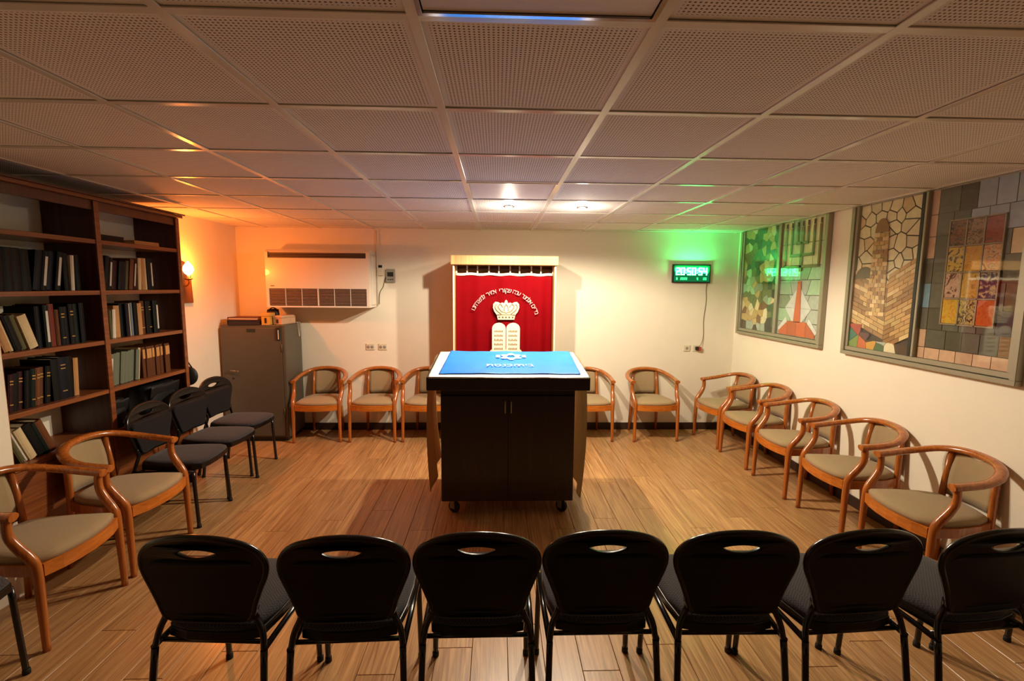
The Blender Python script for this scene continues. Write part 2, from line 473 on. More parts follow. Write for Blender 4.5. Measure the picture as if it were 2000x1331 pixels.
# ------------------------------------------------------------------ stained-glass windows in the right wall
def clip(poly, nx, ny, c):
    out = []
    for k in range(len(poly)):
        a, b = poly[k], poly[(k+1) % len(poly)]
        da, db = nx*a[0]+ny*a[1]-c, nx*b[0]+ny*b[1]-c
        if da <= 0: out.append(a)
        if da*db < 0:
            t = da/(da-db); out.append((a[0]+(b[0]-a[0])*t, a[1]+(b[1]-a[1])*t))
    return out
def voronoi(pts, box):
    x0, y0, x1, y1 = box; res = []
    for i, p in enumerate(pts):
        poly = [(x0, y0), (x1, y0), (x1, y1), (x0, y1)]
        for j, q in enumerate(pts):
            if i == j: continue
            nx, ny = q[0]-p[0], q[1]-p[1]
            poly = clip(poly, nx, ny, (q[0]**2+q[1]**2-p[0]**2-p[1]**2)/2)
            if len(poly) < 3: break
        res.append(poly)
    return res
def shrink(poly, d):
    """inset a convex polygon (either winding)"""
    ar = sum(poly[k][0]*poly[(k+1) % len(poly)][1]-poly[(k+1) % len(poly)][0]*poly[k][1] for k in range(len(poly)))
    s = 1 if ar > 0 else -1; out = list(poly)
    for k in range(len(poly)):
        a, b = poly[k], poly[(k+1) % len(poly)]
        ex, ey = b[0]-a[0], b[1]-a[1]; l = math.hypot(ex, ey)
        if l < 1e-6: continue
        nx, ny = ey/l*s, -ex/l*s
        out = clip(out, nx, ny, nx*a[0]+ny*a[1]-d)
        if len(out) < 3: return []
    return out
XG = XR-.008         # plane of the leaded glass
def piece(par, poly, key, lift=0, gap=.0035, th=.004, name='glass_piece', big=True):
    """poly in (s, z): s runs to the right as seen from the room = towards -y. parent at origin."""
    if gap: poly = shrink(poly, gap)
    if len(poly) < 3: return None
    cx = sum(p[0] for p in poly)/len(poly); cz = sum(p[1] for p in poly)/len(poly)
    m = MB().prism([(a-cx, b-cz) for a, b in poly], lambda u, v, d: (-d, -u, v), 0, th)
    o = m.build(name, GL.get(key, key), par)
    o.location = (XG-lift, -cx, cz)
    return o
def rect(a, b, c, d): return [(a, b), (c, b), (c, d), (a, d)]
glass('cream', rgb(248, 226, 186)); glass('sand', rgb(236, 206, 158)); glass('straw', rgb(206, 172, 110)); glass('mint', rgb(168, 206, 166))
glass('sage', rgb(140, 160, 128)); glass('leaf', rgb(52, 96, 48)); glass('dkleaf', rgb(26, 50, 32)); glass('moss', rgb(104, 122, 62))
glass('brown', rgb(128, 88, 44)); glass('orange', rgb(204, 96, 34)); glass('white', rgb(222, 226, 222)); glass('greywhite', rgb(176, 188, 174))
glass('brick', rgb(206, 160, 98)); glass('brick2', rgb(160, 114, 62)); glass('brick3', rgb(232, 198, 142)); glass('olive', rgb(92, 84, 48))
glass('teal', rgb(20, 110, 92)); glass('lime', rgb(120, 150, 56)); glass('red', rgb(166, 44, 26)); glass('maroon', rgb(84, 30, 34)); glass('dkbrown', rgb(72, 48, 26)); glass('tan', rgb(176, 120, 60))
glass('slate', rgb(92, 96, 86)); glass('slate2', rgb(78, 80, 70)); glass('bluegrey', rgb(164, 176, 196)); glass('pink', rgb(216, 176, 146)); glass('amber', rgb(206, 150, 44)); glass('sky', rgb(120, 160, 180)); glass('dkblue', rgb(40, 46, 56))
marbled('st1', rgb(40, 30, 38), rgb(150, 90, 50), rgb(60, 50, 60)); marbled('st2', rgb(60, 60, 70), rgb(176, 140, 100), rgb(90, 60, 40))
marbled('st3', rgb(130, 40, 16), rgb(170, 60, 20), rgb(110, 34, 20)); marbled('st4', rgb(40, 36, 30), rgb(206, 170, 90), rgb(214, 176, 60))
marbled('st5', rgb(200, 140, 40), rgb(216, 160, 50), rgb(190, 126, 34)); marbled('st6', rgb(110, 60, 40), rgb(222, 180, 140), rgb(206, 130, 70))
marbled('st7', rgb(80, 40, 36), rgb(214, 176, 150), rgb(190, 140, 120)); marbled('st8', rgb(150, 110, 40), rgb(214, 170, 90), rgb(196, 150, 50))
marbled('st9', rgb(24, 28, 60), rgb(60, 56, 90), rgb(206, 180, 130)); marbled('st10', rgb(196, 150, 40), rgb(216, 176, 60), rgb(206, 140, 40))
marbled('st11', rgb(28, 26, 24), rgb(206, 180, 110), rgb(70, 60, 50)); marbled('st12', rgb(190, 80, 20), rgb(206, 96, 30), rgb(180, 70, 24))

def window_frame(nm, s0, s1, div, label, divmat):
    """s = -y ; frame from the ceiling down to z=1.2"""
    t = link(nm, None); struct(t, label, 'window'); t.empty_display_size = .1
    zb, zt = 1.20, H-.004
    def bar(a, b, c, d, m, x=.045, name='frame_bar'):
        MB().box(XR-x, XR-.001, -c, -a, b, d).build(name, m, t, bevel=.003, seg=1)
    bar(s0, zb, s1, zb+.03, 'alu'); bar(s0+.03, zb+.034, s1-.03, zb+.066, 'alu', .034, 'sash_rail')
    bar(s0, zb+.03, s0+.035, zt, 'alu'); bar(s1-.035, zb+.03, s1, zt, 'alu')
    bar(s0+.035, zb+.066, s0+.06, zt, 'alu', .034, 'sash_stile'); bar(s1-.06, zb+.066, s1-.035, zt, 'alu', .034, 'sash_stile')
    bar(div-.03, zb+.066, div-.002, zt, divmat, .036, 'mullion'); bar(div+.002, zb+.066, div+.022, zt, 'alu', .04, 'mullion')
    MB().box(XR-.006, XR-.0005, -s1+.02, -s0-.02, zb+.05, zt).build('lead_backing', 'lead', t)
    for a, b in ((s0+.06, div-.03), (div+.022, s1-.06)):
        MB().box(XR-.028, XR-.0255, -b, -a, zb+.066, zt).build('pane', 'clear_glass', t)
    return t
def window_menorah():
    s0, s1, dv = -4.20, -2.76, -3.455
    t = window_frame('window_1', s0, s1, dv, 'far stained-glass window with a menorah and green foliage, under the ceiling', 'alu')
    r = random.Random(5)
    # foliage sash
    a, b, z0, z1 = s0+.06, dv-.03, 1.266, H-.004
    pts = []
    nx, nz = 8, 15
    for i in range(nx):
        for j in range(nz):
            pts.append((a+(b-a)*(i+.5+(r.random()-.5)*.85)/nx, z0+(z1-z0)*(j+.5+(r.random()-.5)*.85)/nz))
    for p, poly in zip(pts, voronoi(pts, (a, z0, b, z1))):
        u, v = (p[0]-a)/(b-a), (p[1]-z0)/(z1-z0)
        g = .5+.5*sin(u*7+v*9)*cos(v*13-u*3)
        if u > .82 and r.random() < .6: k = r.choice(['leaf', 'dkleaf'])
        elif v > .62 and g > .35: k = r.choice(['leaf', 'dkleaf', 'leaf', 'moss', 'straw'])
        elif v < .06: k = r.choice(['dkbrown', 'greywhite', 'dkleaf'])
        elif g > .72: k = r.choice(['leaf', 'moss', 'dkleaf'])
        elif .3 < v < .62: k = r.choice(['moss', 'sage', 'straw', 'mint'])
        else: k = r.choice(['sand', 'straw', 'cream', 'straw', 'brown'])
        piece(t, poly, k, gap=.0016)
    # menorah sash
    a, b = dv+.022, s1-.06
    c = (a+b)/2
    rows = [(1.266, 1.40), (1.40, 1.53), (1.53, 1.66), (1.66, 1.80), (1.80, 1.93), (1.93, 2.14), (2.14, H-.004)]
    for q, (za, zb_) in enumerate(rows):
        n = 4; sh = .05 if q % 2 else -.05
        cuts = [a] + [a+(b-a)*k/n for k in range(1, n)] + [b]
        for k in range(n):
            sl = (lambda c_: {1: .05, 3: -.05}.get(c_, 0) if q < 5 else 0)
            p = [(cuts[k]+sl(k), za), (cuts[k+1]+sl(k+1), za), (cuts[k+1], zb_), (cuts[k], zb_)]
            piece(t, p, r.choice(['greywhite', 'sage', 'mint', 'greywhite']) if q < 5 else r.choice(['sand', 'mint', 'cream']), gap=.003)
    # diamond
    dz = 1.535
    for su in (-1, 1):
        for sv in (-1, 1):
            piece(t, [(c, dz), (c+su*.195, dz), (c, dz+sv*.215)], 'white', .005, .002)
    # obelisk and mound
    piece(t, [(c-.05, 1.40), (c+.055, 1.40), (c+.028, 1.79), (c-.018, 1.79)], 'orange', .010, .0015, name='obelisk')
    for (u0, u1, v0, v1) in ((-.27, -.13, .0, .04), (-.13, .0, .0, .09), (0, .14, .0, .09), (.14, .27, 0, .03)):
        hl = .12 if abs(u0) < .2 and u0 < 0 else .03 if u0 < 0 else .12
        zl = 1.272
        lt = .05 if u0 < -.2 else .14
        p = [(c+u0, zl), (c+u1, zl), (c+u1, zl+(.14 if u1 <= .01 or u0 >= -.01 and u1 < .2 else .035)), (c+u0, zl+(.14 if abs(u0) < .2 else .035))]
        piece(t, p, 'orange', .010, .0015, name='mound')
    for su in (-1, 1):
        piece(t, [(c+su*.15, 1.40), (c+su*.27, 1.30), (c+su*.29, 1.33), (c+su*.17, 1.45)], 'white', .005, .001)
    # menorah branches: flat bars, brown
    top = 2.29
    base = 1.90
    br = MB()
    def bar(a0, b0, a1, b1, w=.014):
        br.prism(rect(a0, b0, a1, b1), lambda u, v, d: (XG-.010-d, -u, v), 0, .006)
    bar(c-.02, base-.02, c+.02, top)
    for k, (dx, zz) in enumerate(((.075, 2.14), (.16, 2.03), (.245, 1.925))):
        for su in (-1, 1):
            x = c+su*dx
            bar(x-.013, zz, x+.013, top)
        bar(c-dx-.013, zz-.014, c+dx+.013, zz+.014)
    br.build('menorah', GL['brown'], t, bevel=.002, seg=1)
    for dx in (-.245, -.16, -.075, 0, .075, .16, .245):
        piece(t, rect(c+dx-.010, top+.004, c+dx+.010, top+.05), 'dkbrown', .010, 0, name='flame')
window_menorah()
def window_tower():
    s0, s1, dv = -2.50, -1.19, -1.86
    t = window_frame('window_2', s0, s1, dv, 'near stained-glass window with a stone tower and a grid of coloured squares', 'alu_dark')
    r = random.Random(8)
    a, b, z0, z1 = s0+.06, dv-.03, 1.266, H-.004
    # sky of irregular cream pieces
    pts = []
    nx, nz = 6, 8
    for i in range(nx):
        for j in range(nz):
            pts.append((a+(b-a)*(i+.5+(r.random()-.5)*.8+(.25 if j % 2 else -.25))/nx, 1.68+(z1-1.68)*(j+.5+(r.random()-.5)*.7)/nz))
    for poly in voronoi(pts, (a, 1.66, b, z1)):
        if len(poly) > 2: piece(t, poly, r.choice(['cream', 'cream', 'sand', 'cream']), gap=.0042)
    # masonry: two walls and the tower; courses of bricks
    bs = [('brick', 4), ('brick2', 3), ('brick3', 2), ('straw', 2)]
    pool = [k for k, n in bs for _ in range(n)]
    def course(xl, xr, zl, zr, h, w, lift, off):
        n = max(1, round((xr-xl)/w)); e = [xl]
        for k in range(1, n): e.append(xl+(xr-xl)*(k+off+(r.random()-.5)*.2)/n)
        e.append(xr)
        f = lambda x: zl+(zr-zl)*(x-xl)/(xr-xl)
        for k in range(n):
            p, q = e[k], e[k+1]
            piece(t, [(p, f(p)), (q, f(q)), (q, f(q)+h), (p, f(p)+h)], r.choice(pool), lift, .0016, name='brick')
    tc = -2.215
    mid = -2.10
    h = .034
    k = 0; z = 1.40                       # left wall, courses sink to the right
    while z < 1.80:
        course(a, mid-.02, z+.06, z-.05, h, .075, .005, .25 if k % 2 else -.25); z += h; k += 1
    k = 0; z = 1.28                       # right wall, courses rise to the right
    while z < 1.80:
        course(mid-.02, b, z, z+.12, h, .075, .005, .25 if k % 2 else -.25); z += h; k += 1
    k = 0; z = 1.52                       # tower
    while z < 2.13:
        ww = .064+(2.16-z)*.035
        course(tc-ww, tc+ww, z, z, h*.9, .042, .010, .25 if k % 2 else -.25); z += h*.9; k += 1
    dome = [(tc+.062*cos(q), z+.004+.10*sin(q)) for q in [pi*i/12 for i in range(13)]]
    piece(t, dome, 'brick2', .010, 0, name='dome')
    dm = [(tc-.13+.09*cos(q), 1.80+.09*sin(q)) for q in [pi*i/10 for i in range(11)]]
    piece(t, dm, 'olive', .0085, 0, name='dome')
    # coloured patches at the foot
    pts = [(a+(b-a)*(i+.5+(r.random()-.5)*.7)/6, 1.266+.2*(j+.5+(r.random()-.5)*.7)/3) for i in range(6) for j in range(3)]
    cols = ['lime', 'teal', 'red', 'orange', 'maroon', 'tan', 'amber', 'dkbrown', 'brown', 'leaf', 'greywhite', 'olive', 'cream', 'orange', 'lime', 'dkbrown', 'maroon', 'leaf']
    for i, poly in enumerate(voronoi(pts, (a, 1.266, b, 1.466))):
        if len(poly) < 3: continue
        u = (sum(p[0] for p in poly)/len(poly)-a)/(b-a)
        top = 1.45-.20*min(1, max(0, (u-.15)/.4))
        poly = clip(poly, 0, 1, max(1.335, top))
        if len(poly) > 2: piece(t, poly, cols[i % len(cols)], .010, .0016)
    # ---- breastplate sash: grey square panes, twelve stones
    a, b = dv+.022, s1-.06
    xs = [a, a+.055]+[a+.055+(b-a-.055)*k/5 for k in range(1, 6)]
    zs = [z0, z0+.075, 1.46, 1.60, 1.76, 1.92, 2.06, 2.20, z1]
    for i in range(len(xs)-1):
        for j in range(len(zs)-1):
            sh = ((j % 2)*.03 if 1 < i else 0); sh2 = ((j % 2)*.03 if 0 < i < len(xs)-2 else 0)
            p = rect(xs[i]+sh, zs[j], xs[i+1]+sh2, zs[j+1])
            k = 'slate' if (i+j) % 3 else 'slate2'
            if i == 0: k = 'pink' if (j > 4 or j < 2) else ('sky' if j == 3 else 'slate')
            elif j == 0: k = 'pink'
            elif j >= 6 and i >= 3: k = 'bluegrey'
            elif j == 5 and i == 5: k = 'sand'
            elif j == 1 and i == 5: k = 'brown'
            elif j == 2 and i == 5: k = 'dkblue'
            elif i == 5 and j in (3, 4): k = 'olive'
            piece(t, p, k, gap=.0022)
    fr = MB()
    x0, x1, y0, y1 = -1.685, -1.362, 1.505, 2.145
    W, Hh = (x1-x0)/3, (y1-y0)/4
    def bar(a0, b0, a1, b1): fr.prism(rect(a0, b0, a1, b1), lambda u, v, d: (XG-.005-d, -u, v), 0, .010)
    for k in range(4): bar(x0+W*k-.004, y0-.004, x0+W*k+.004, y1+.004)
    for k in range(5): bar(x0, y0+Hh*k-.004, x1, y0+Hh*k+.004)
    fr.build('stone_frame', 'came', t)
    for j in range(4):
        for i in range(3):
            piece(t, rect(x0+W*i, y0+Hh*(3-j), x0+W*(i+1), y0+Hh*(4-j)), 'st%d' % (j*3+i+1), .006, .006, .006, name='stone')
window_tower()

# ------------------------------------------------------------------ the reading table
def reading_table():
    t = thing('reading_table', 'dark brown wheeled reading table with two cupboard doors, centre of the room', 'table', (.292, 2.42, 0))
    # local: x +-, y: front -.40 .. back +.36
    x0, x1 = -.492, .492; yf, yb = -.29, .30
    b = MB(); b.box(x0, x1, yf+.02, yb, .12, .96); b.build('body', 'dark_wood', t, bevel=.003)
    for s in (-1, 1):
        d = MB(); d.box(min(0, s*.49)+.002, max(0, s*.49)-.002, yf, yf+.019, .125, .925)
        o = d.build('door', 'dark_wood', t, bevel=.003)
        h = MB(); h.tube([(s*.022, yf-.001, .80), (s*.022, yf-.022, .805), (s*.022, yf-.022, .885), (s*.022, yf-.001, .89)], .0045, 8)
        h.build('handle', 'alu', o)
    # slab top, sloping up away from the reader
    a = math.atan2(.07, .72)
    prof = [(-.39, .985), (-.39, 1.082), (.34, 1.152), (.34, 1.055)]
    MB().prism(prof, lambda u, v, d: (d, u, v), -.578, .578).build('top', 'dark_wood', t, bevel=.006)
    MB().prism([(yf+.03, .96), (yf+.03, .99), (yb-.01, 1.052), (yb-.01, .96)], lambda u, v, d: (d, u, v), x0+.01, x1-.01).build('riser', 'dark_wood', t)
    for sx, sy in ((-1, -1), (1, -1), (-1, 1), (1, 1)):
        c = link('caster', None, t, (sx*.41, (-.20 if sy < 0 else .22), 0), (0, 0, R(58 if sx < 0 else 48))); c.empty_display_size = .03
        m = MB(); m.box(-.02, .02, -.02, .02, .108, .12); m.box(-.021, -.016, -.022, .018, .035, .108); m.box(.016, .021, -.022, .018, .035, .108)
        o = m.build('caster_fork', 'steel', c)
        MB().lathe([(.012, -.013), (.044, -.013), (.047, -.006), (.047, .006), (.044, .013), (.012, .013)], 20, Matrix.Rotation(pi/2, 4, 'Y')).build('wheel', 'black_rubber', c, (0, -.008, .0475))
    return t
reading_table()
TX, TY = .292, 2.42
def ztop(y): return 1.082+(y+.39)*(.07/.73)
def cloths():
    # beige under-cloth hanging at both sides
    t = thing('table_drape', 'beige cloth hanging down both sides of the dark reading table', 'cloth', (TX, TY, 0))
    def flap(s, z_end, ya, yb, ph):
        def fn(u, v):
            y = ya+(yb-ya)*u
            zt_ = ztop(y)+.004
            yy = y - .05*v*(1-u) + .03*v*sin(u*5+ph)
            if v < .08: k = v/.08; return (s*(.50+.088*k), y, zt_)
            k = (v-.08)/.92
            z = zt_-.006+(z_end+.10*u*(1 if s < 0 else .4)-zt_)*k
            x = .588+.012*sin(u*9+ph+k)*(.3+k)+.018*sin(pi*k)-.02*k*k
            return (s*x, yy, z)
        return MB().grid(fn, 26, 24)
    flap(-1, .17, -.17, .30, .4).build('left_flap', 'drape', t, solid=.003)
    flap(1, .09, -.13, .32, 2.0).build('right_flap', 'drape', t, solid=.003)
    # blue cover with white border lying on top
    c = thing('table_cover', 'shiny blue cover with white border and star emblem, spread on the table', 'cloth', (TX, TY, 0))
    rr = random.Random(2)
    def sheet(x0, x1, y0, y1, lift, amp, skew=0, hang=0):
        def fn(u, v):
            x = x0+(x1-x0)*u+skew*(1-v); y = y0+(y1-y0)*v
            w = amp*(sin(x*13+y*5)*.5+sin(x*29-y*17+1)*.3+sin(y*31+x*7)*.25+.9)
            yy = y
            z = ztop(y)+lift+max(0, w)
            if hang and v < .04: z -= .012*(1-v/.04); yy -= .004
            return (x, yy, z)
        return MB().grid(fn, 70, 40)
    sheet(-.562, .568, -.388, .340, .0055, .002, 0, 1).build('white_border', 'white_cloth', c, solid=.0015)
    sheet(-.475, .535, -.345, .335, .0125, .0035, -.02).build('blue_panel', 'blue_cloth', c, solid=.001)
    # star emblem and lettering
    def on(px, py): # local emblem coordinates to sheet
        return (px, py, ztop(py)+.0225)
    def ribbon(m, pts, w):
        for k in range(len(pts)-1):
            a, b = Vector(pts[k]), Vector(pts[k+1]); d = (b-a).normalized(); n = Vector((-d.y, d.x))*w/2
            q = [a-n, b-n, b+n, a+n]
            m.add([on(p.x, p.y) for p in q]+[(*on(p.x, p.y)[:2], on(p.x, p.y)[2]+.0015) for p in q], [(0, 1, 2, 3), (4, 5, 6, 7), (0, 1, 5, 4), (1, 2, 6, 5), (2, 3, 7, 6), (3, 0, 4, 7)])
    m = MB(); ex, ey, rad = .03, .12, .085
    for o_ in (0, pi):
        tri = [(ex+rad*sin(o_+2*pi*k/3), ey+rad*1.3*cos(o_+2*pi*k/3)) for k in range(4)]
        ribbon(m, tri, .022)
    m.build('star', 'pale_stitch', c)
    for txt, sz, px, py in (('תסנכה', .078, -.035, -.15), ('תיב', .078, .13, -.15)):
        me = text_mesh(txt, sz, 'pale_stitch', .001)
        o = link('lettering', me, c); o.location = on(px+.0, py); o.location.z += .001; o.rotation_euler = (math.atan(.07/.73), 0, 0); o.scale = (1.15, 1.25, 1)
    for s in (-1, 1):
        m = MB(); ribbon(m, [(ex+s*.105, ey-.03), (ex+s*.105, ey+.05)], .03); m.build('emblem_letter', 'pale_stitch', c)
cloths()

# ------------------------------------------------------------------ the ark with its red curtain
def ark():
    t = thing('torah_ark', 'pale wooden ark with a red embroidered curtain against the back wall', 'ark', (.285, 0, 0))
    hw, yf, yb = .535, 3.85, YB-.001
    m = MB(); m.box(-hw, -hw+.02, 3.70, yb, 0, 1.93); m.box(hw-.02, hw, 3.70, yb, 0, 1.93); m.box(-hw+.02, hw-.02, yf+.03, yb, 0, 1.93)
    m.build('cabinet', 'pale_wood', t, bevel=.002)
    MB().box(-hw-.018, hw+.018, 3.65, yb, 1.935, 2.03).build('cornice', 'pale_wood', t, bevel=.006)
    for s in (-1, 1): MB().box(s*(hw-.008)-.006, s*(hw-.008)+.006, 3.688, 3.699, .06, 1.93).build('edge_strip', 'ivory', t)
    MB().tube([(-hw+.021, yf-.012, 1.905), (hw-.021, yf-.012, 1.905)], .014, 10).build('rod', 'rod_dark', t)
    cur = None
    def fold(x): return .013*sin(x*21+.8)+.012*sin(x*47+2)*(1 if x > .2 else .5)+.008*sin(x*9)
    def fn(u, v):
        x = -hw+.022+(2*hw-.044)*u; z = 1.845-1.645*v
        return (x, yf-.020-fold(x)*(.25+min(1, v*2.2)*.75), z)
    cur = MB().grid(fn, 90, 30).build('curtain', 'velvet', t, solid=.003)
    def hd(u, v):
        x = -hw+.023+(2*hw-.046)*u
        return (x, yf-.030-.004*sin(x*40), 1.856-.026*v-.004*sin(u*31))
    MB().grid(hd, 60, 3).build('header_band', 'ivory', t, solid=.003)
    for k in range(10):
        x = -hw+.03+(2*hw-.06)*(k+.02*sin(k*5))/9+.008*sin(k*3)
        MB().box(x-.007, x+.007, yf-.034, yf-.029, 1.850, 1.932).build('loop', 'ivory', t)
    # embroidered lettering on an arc
    yl = yf-.056
    cx, cz, rad = .0, 1.33, .345
    words = ['םירמ', 'רנמלא', 'המע', 'ירוקש', 'רימא', 'ונתחפשמל']   # each word written left to right as it stands on the cloth
    order = words[::-1]
    total = sum(len(x) for x in order)+len(order)-1
    a0, a1 = R(158), R(17); pos = 0
    for wd in order:
        for ch in wd:
            a = a0+(a1-a0)*(pos+.5)/total
            me = text_mesh(ch, .066, 'embroid_pink', .0015)
            o = link('letter', me, cur); o.location = (cx+rad*1.05*cos(a), yl, cz+rad*sin(a)); o.rotation_euler = (pi/2, -(a-pi/2), 0)
            pos += 1
        pos += 1
    # crown
    def face(outline, z0, name, m, d0, d1, par):
        return MB().prism(outline, lambda u, v, d: (u, yl-d, v), d0, d1).build(name, m, par, bevel=.003)
    half = [(.088, 0), (.098, .05), (.125, .085), (.14, .125), (.138, .165), (.115, .190), (.085, .186), (.062, .172), (.045, .182), (.02, .176), (.012, .200)]
    cz0 = 1.365; ccx = .02
    out = [(ccx+x, cz0+y) for x, y in half]+[(ccx, cz0+.212)]+[(ccx-x, cz0+y) for x, y in reversed(half)]
    cr = MB()
    ctr = (ccx, cz0+.09)
    n = len(out)
    cr.add([(ctr[0], yl-.016, ctr[1])]+[(u, yl-.006, v) for u, v in out]+[(u, yl+.006, v) for u, v in out], [(0, 1+k, 1+(k+1) % n) for k in range(n)]+[(1+k, 1+(k+1) % n, n+1+(k+1) % n, n+1+k) for k in range(n)])
    crown = cr.build('crown', 'embroid', t)
    for s in (-1, 1):
        for pts in ([(.0, .07), (.05, .09), (.085, .14), (.06, .165), (.035, .13)], [(.05, .06), (.1, .1), (.118, .14), (.1, .165)], [(.02, .09), (.02, .13), (.0, .165)]):
            MB().tube([(ccx+s*u, yl-.014, cz0+v) for u, v in smooth_path([(a, b, 0) for a, b in pts], 4) for a, b in [(0, 0)]] if False else
                      [(ccx+s*p.x, yl-.014, cz0+p.y) for p in smooth_path([(a, b, 0) for a, b in pts], 4)], .004, 6).build('stitching', 'embroid_dark', crown)
    for x in (-.07, -.035, 0, .035, .07):
        MB().lathe([(.002, -.004), (.010, 0), (.002, .004)], 8, Matrix.Translation((ccx+x, yl-.012, cz0+.028)) @ Matrix.Rotation(pi/2, 4, 'X')).build('gem', 'embroid_dark', crown)
    MB().tube([(ccx-.095, yl-.010, cz0+.052), (ccx+.095, yl-.010, cz0+.052)], .005, 6).build('stitching', 'embroid_dark', crown)
    # two tablets
    for s in (-1, 1):
        bx = ccx+s*.076; w = .073
        arch = [(bx-w, 1.0), (bx+w, 1.0), (bx+w, 1.27)]+[(bx+w*cos(q), 1.27+.062*sin(q)) for q in [pi*i/10 for i in range(1, 10)]]+[(bx-w, 1.27)]
        tb = face(arch, 0, 'tablet', 'ivory', -.006, .012, t)
        for k in range(5):
            z = 1.045+k*.047
            m = MB(); n = 6
            for q in range(n):
                u = bx-w*.66+w*1.32*q/n
                m.box(u, u+w*1.32/n*.72, yl-.015, yl-.011, z, z+.018+.004*sin(q*3+k))
            m.build('script_line', 'embroid_dark', tb)
    face([(ccx-.19, .93), (ccx+.19, .93), (ccx+.185, 1.0), (ccx+.165, 1.035), (ccx+.15, 1.045), (ccx-.15, 1.045), (ccx-.165, 1.035), (ccx-.185, 1.0)], 0, 'tablet_base', 'embroid', -.006, .008, t)
ark()

# ------------------------------------------------------------------ wooden armchairs
def make_armchair():
    t = thing('armchair', 'x', 'chair')
    seat_o = [(-.235, -.205), (-.16, -.232), (-.08, -.247), (0, -.252), (.08, -.247), (.16, -.232), (.235, -.205), (.232, -.05), (.205, .10), (.165, .185), (.08, .205), (0, .212), (-.08, .205), (-.165, .185), (-.205, .10), (-.232, -.05)]
    n = len(seat_o)
    c = MB()
    rings = [(1.0, .418), (1.0, .440), (.96, .452), (.82, .462), (.5, .468)]
    vs = [(x*s, (y+.02)*s-.02, z) for s, z in rings for x, y in seat_o]
    fs = [(a*n+k, a*n+(k+1) % n, (a+1)*n+(k+1) % n, (a+1)*n+k) for a in range(len(rings)-1) for k in range(n)]
    c.add(vs, fs, True); c.f.append(tuple(range((len(rings)-1)*n, len(rings)*n))); c.sm.append(True)
    c.f.append(tuple(reversed(range(n)))); c.sm.append(False)
    c.build('seat', 'beige_fabric', t)
    # rails under the seat
    a = MB()
    fr = [(x, y-.004) for x, y in seat_o[0:7]]
    a.tube([(x, y, .389) for x, y in fr], .042, 4, sx=.018, up=(0, 0, 1), smooth=False)
    a.build('front_rail', 'apron_wood', t)
    for s in (-1, 1):
        m = MB(); m.tube([(s*.240, -.19, .389), (s*.236, -.05, .389), (s*.208, .10, .389), (s*.168, .19, .389)], .038, 4, sx=.015, up=(0, 0, 1), smooth=False)
        m.build('side_rail', 'chair_wood', t)
    m = MB(); m.tube([(-.165, .195, .389), (0, .218, .389), (.165, .195, .389)], .038, 4, sx=.015, up=(0, 0, 1), smooth=False); m.build('back_rail', 'chair_wood', t)
    for s in (-1, 1):
        # front leg, bending back into the arm support
        p = smooth_path([(s*.262, -.213, 0), (s*.260, -.210, .20), (s*.258, -.205, .385), (s*.262, -.190, .45), (s*.270, -.140, .52), (s*.276, -.112, .58), (s*.276, -.112, .655)], 4)
        q = len(p); rr = [.0165+.008*min(1, i/(q*.45)) for i in range(q)]; rr = [r_ if i < q*.6 else .0245-.006*(i-q*.6)/(q*.4) for i, r_ in enumerate(rr)]
        m = MB(); m.tube(p, rr, 8, up=(1, 0, 0)); m.build('leg', 'chair_wood', t)
        # rear leg and upright
        m = MB(); m.tube([(s*.178, .235, 0), (s*.172, .215, .22), (s*.165, .205, .40), (s*.158, .215, .55), (s*.150, .232, .725)], [.015, .018, .020, .018, .016], 8, up=(1, 0, 0), sx=[.016, .019, .021, .022, .022]); m.build('leg', 'chair_wood', t)
    # bent top rail and arms in one sweep
    half = [(.273, -.145, .664), (.279, -.06, .672), (.277, .04, .685), (.252, .125, .705), (.198, .195, .730), (.11, .236, .748), (0, .250, .754)]
    pts = half + [(-x, y, z) for x, y, z in reversed(half[:-1])]
    p = smooth_path(pts, 4)
    m = MB(); m.tube(p, [.020]*len(p), 10, sx=[.030]*len(p), up=(0, 0, 1)); m.build('arm_rail', 'chair_wood', t)
    # upholstered back panel, curved
    def fn(u, v):
        x = -.140+.28*u; z = .455+.285*v
        return (x*(1-.03*v), .212+.032*v+.016*(1-(x/.14)**2)-.012*sin(pi*v), z)
    m = MB().grid(fn, 10, 6); m.build('backrest', 'beige_fabric', t, solid=.028)
    return t
AC0 = make_armchair(); AC0.scale = (.935, 1, 1)
first = [True]
def armchair(x, y, rz, label, group):
    if first[0]:
        first[0] = False; o = AC0; o.location = (x, y, 0); o.rotation_euler = (0, 0, rz); o['label'] = label; o['group'] = group
        return o
    return dup(AC0, (x, y, 0), rz, label, group)
gB, gR, gL = 'armchairs along the back wall', 'armchairs along the window wall', 'armchairs at the left front'
armchair(-1.765, 4.055, R(4), 'wooden armchair beside the grey metal cabinet at the back wall', gB)
armchair(-1.153, 4.06, R(0), 'wooden armchair at the back wall below two wall sockets, second from cabinet', gB)
armchair(-.573, 4.06, R(-1), 'wooden armchair left of the red curtain, half hidden by the table', gB)
armchair(1.255, 4.06, R(0), 'wooden armchair right of the red curtain, half hidden by the table', gB)
armchair(1.985, 4.06, R(2), 'wooden armchair at the back wall under the green clock', gB)
armchair(2.765, 3.865, R(-84), 'wooden armchair in the far right corner, farthest of the window row', gR)
armchair(2.79, 3.275, R(-88), 'second wooden armchair from the corner, below the menorah window', gR)
armchair(2.79, 2.64, R(-91), 'middle wooden armchair of the five along the window wall', gR)
armchair(2.795, 2.00, R(-92), 'wooden armchair below the tower window, second nearest of the window row', gR)
armchair(2.795, 1.37, R(-91), 'nearest wooden armchair of the window row, behind the black chairs', gR)
armchair(-2.125, 1.695, R(88), 'wooden armchair between the bookcase and the near left armchair', gL)
